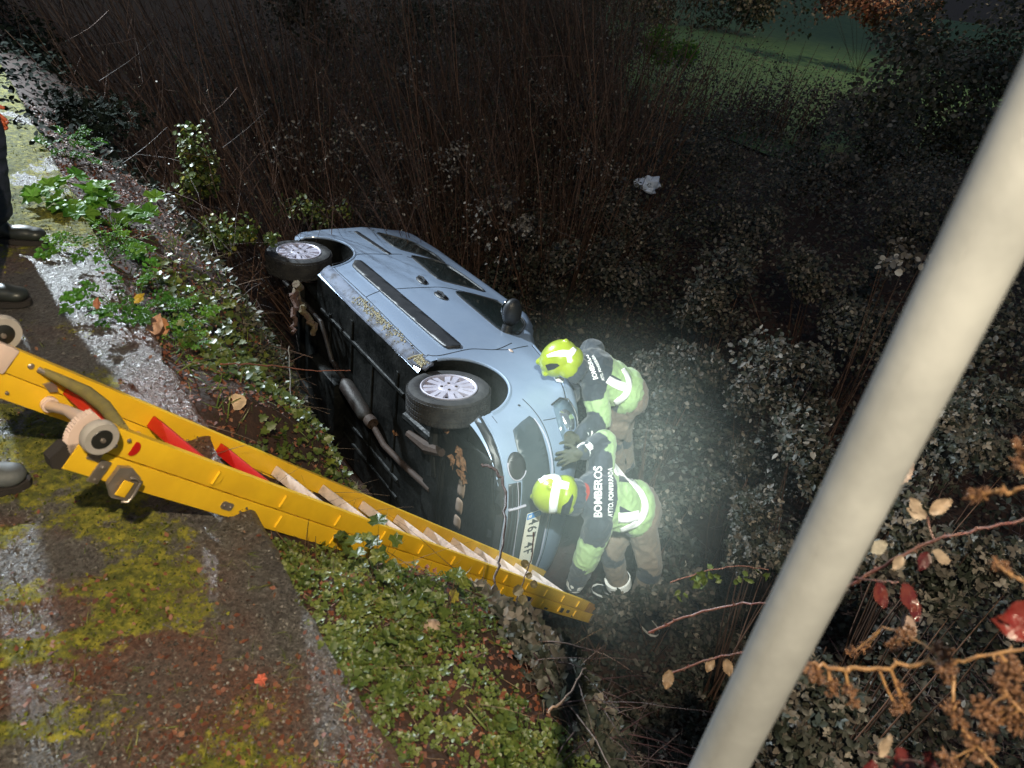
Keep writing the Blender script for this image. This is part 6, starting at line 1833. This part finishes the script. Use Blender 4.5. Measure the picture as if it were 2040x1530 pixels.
spray([(1760, 1250, 1.12), (1800, 1262, 1.08), (1850, 1290, 1.02), (1890, 1312, .97)], .0018, 'short side shoot with shrivelled heads above the ochre cane', [(1800, 1268, 1.08, .012), (1782, 1285, 1.08, .010), (1812, 1256, 1.08, .009), (1700, 1300, 1.15, .009), (1725, 1292, 1.15, .010)])
spray([(1905, 1330, .96), (1900, 1390, .95), (1908, 1430, .95), (1930, 1470, .94), (1960, 1500, .93), (2000, 1545, .92)], .0020, 'drooping bramble stem with dried heads below the ochre cane',
      [(1896, 1412, .95, .0115), (1910, 1440, .95, .010), (1905, 1425, .95, .009), (1934, 1475, .94, .0105), (1975, 1490, .93, .010), (1950, 1510, .93, .009), (1890, 1515, .95, .013), (1905, 1530, .95, .011)])
spray([(1995, 1360, .92), (2010, 1390, .91), (2060, 1440, .9)], .0020, 'cluster-laden bramble twig at the right edge near the bottom', [(1990, 1358, .92, .010), (2010, 1375, .92, .012), (2028, 1390, .91, .012), (2030, 1420, .91, .011), (1958, 1408, .93, .014), (1990, 1412, .93, .015), (1975, 1430, .93, .013), (2010, 1430, .93, .012), (2030, 1450, .92, .012), (1965, 1448, .93, .010)])
spray([(1935, 990, .88), (1975, 982, .86), (2010, 978, .84), (2070, 968, .82)], .0028, 'bramble tip with two dried heads at the right edge, above all others', [(1940, 988, .88, .0095), (1962, 984, .87, .008), (2040, 890, .84, .012), (2035, 925, .84, .011)])
spray([(1985, 1125, .90), (2015, 1145, .88), (2060, 1170, .86)], .0022, 'short bramble tip with one spiky head at the right edge', [(1992, 1126, .90, .010), (2008, 1140, .89, .006)])
r3, _q = loose_twig('red_leaf_spray', L3([(2080, 1215, .82), (2040, 1235, .82), (1995, 1250, .82)]), .002, M_redcane, 'shiny deep red bramble leaves cut off by the right edge', thorns=5, cat='bramble')
add_leaf(r3, P(2065, 1215, .82), .045, T_serr, (.12, .010, .010), (NC[0] + .2, NC[1], NC[2]), 3.3, rough=.3, col2=(.12, .03, .02)); add_leaf(r3, P(2060, 1265, .81), .042, T_serr, (.14, .014, .012), (NC[0] - .1, NC[1], NC[2] + .3), 3.0, rough=.3, col2=(.10, .02, .015))
r4, _q = loose_twig('red_leaf_spray', L3([(1900, 1545, 1.0), (1830, 1520, 1.05), (1730, 1500, 1.12)]), .002, M_redcane, 'dark purple-red bramble leaves along the bottom edge at the right', thorns=8, cat='bramble')
for (px, py, d, s, sp) in ((1790, 1490, 1.08, .06, -1.3), (1740, 1515, 1.1, .045, -1.9), (1840, 1500, 1.04, .045, -1.2)):
    add_leaf(r4, P(px, py, d), s, T_serr, DKRED, (NC[0] + rng.normal(0, .3), NC[1], NC[2] + .3), sp, rough=.25, col2=(.10, .02, .018))
add_leaf(r4, P(1752, 1508, 1.09), .035, T_serr, PALE, (NC[0] + .3, NC[1], NC[2]), 1.0)
r5, _q = loose_twig('bramble_cane', L3([(1290, 1262, 2.6), (1380, 1225, 2.5), (1500, 1202, 2.35), (1560, 1210, 2.2)]), .0045, M_redcane, 'dim red bramble cane arching from the ladder foot towards the post', thorns=20, cat='bramble')
r6, _q = loose_twig('bramble_cane', L3([(1330, 1345, 2.1), (1400, 1318, 2.0), (1480, 1300, 1.9), (1560, 1292, 1.8)]), .003, M_redcane, 'lower bramble cane left of the post near the bottom, with crinkled brown leaves', thorns=14, cat='bramble')
for (px, py, d, s, sp) in ((1335, 1335, 2.05, .05, -1.5), (1420, 1310, 2.0, .04, -1.8), (1445, 1312, 2.0, .045, -1.1)):
    add_leaf(r6, P(px, py, d), s, T_serr, (.26, .17, .10), (NC[0] + rng.normal(0, .3), NC[1], NC[2] + .3), sp)
r7, _q = loose_twig('leafy_branch', L3([(1335, 1160, 3.0), (1400, 1140, 3.0), (1470, 1128, 3.0), (1530, 1135, 3.0)]), .003, M_redcane, 'trailing stem of small green leaves to the right of the ladder foot', cat='bramble')
for k in range(26):
    u = rng.random(); add_leaf(r7, P(1335 + 195 * u, 1165 - 30 * math.sin(u * 2.4) + rng.uniform(-5, 28), 3.0), rng.uniform(.025, .045), D_oval, (.13, .19, .06), tuple(rng.normal(0, .5, 3) + np.array(NC)), rng.uniform(0, 6))

# ------------------------------------------------------------------ haze volume standing in for lens flare round the men
m_, nt_, b_ = _nodes('flare_haze')
nt_.nodes.remove(b_)
pv = nt_.nodes.new('ShaderNodeVolumePrincipled'); pv.inputs['Color'].default_value = (.80, .93, .88, 1); pv.inputs['Anisotropy'].default_value = .0
tc = nt_.nodes.new('ShaderNodeTexCoord'); ln = nt_.nodes.new('ShaderNodeVectorMath'); ln.operation = 'LENGTH'
nz = nt_.nodes.new('ShaderNodeTexNoise'); nz.inputs['Scale'].default_value = 1.4
mr = nt_.nodes.new('ShaderNodeMapRange'); mr.interpolation_type = 'SMOOTHERSTEP'
mr.inputs['From Min'].default_value = 0.0; mr.inputs['From Max'].default_value = 1.0; mr.inputs['To Min'].default_value = 1.0; mr.inputs['To Max'].default_value = 0.0
mu = nt_.nodes.new('ShaderNodeMath'); mu.operation = 'MULTIPLY'; mu2 = nt_.nodes.new('ShaderNodeMath'); mu2.operation = 'MULTIPLY'; mu2.inputs[1].default_value = .33
nt_.links.new(tc.outputs['Object'], ln.inputs[0]); nt_.links.new(ln.outputs['Value'], mr.inputs['Value'])
nt_.links.new(tc.outputs['Object'], nz.inputs['Vector']); nt_.links.new(mr.outputs[0], mu.inputs[0]); nt_.links.new(nz.outputs[0], mu.inputs[1])
nt_.links.new(mu.outputs[0], mu2.inputs[0]); nt_.links.new(mu2.outputs[0], pv.inputs['Density']); nt_.links.new(pv.outputs[0], nt_.nodes['Material Output'].inputs['Volume'])
mb = MB(); mb.ell((0, 0, 0), (1, 1, 1), 32, 20)
flare_haze = mb.build('flare_haze', m_, None, auto=False)
flare_haze.location = P(1190, 1000, 4.6); flare_haze.scale = (1.45, 1.35, 1.45)
tag(flare_haze, 'faint greenish haze volume standing in for lens flare around the two firefighters', 'flare_haze', kind='stuff')
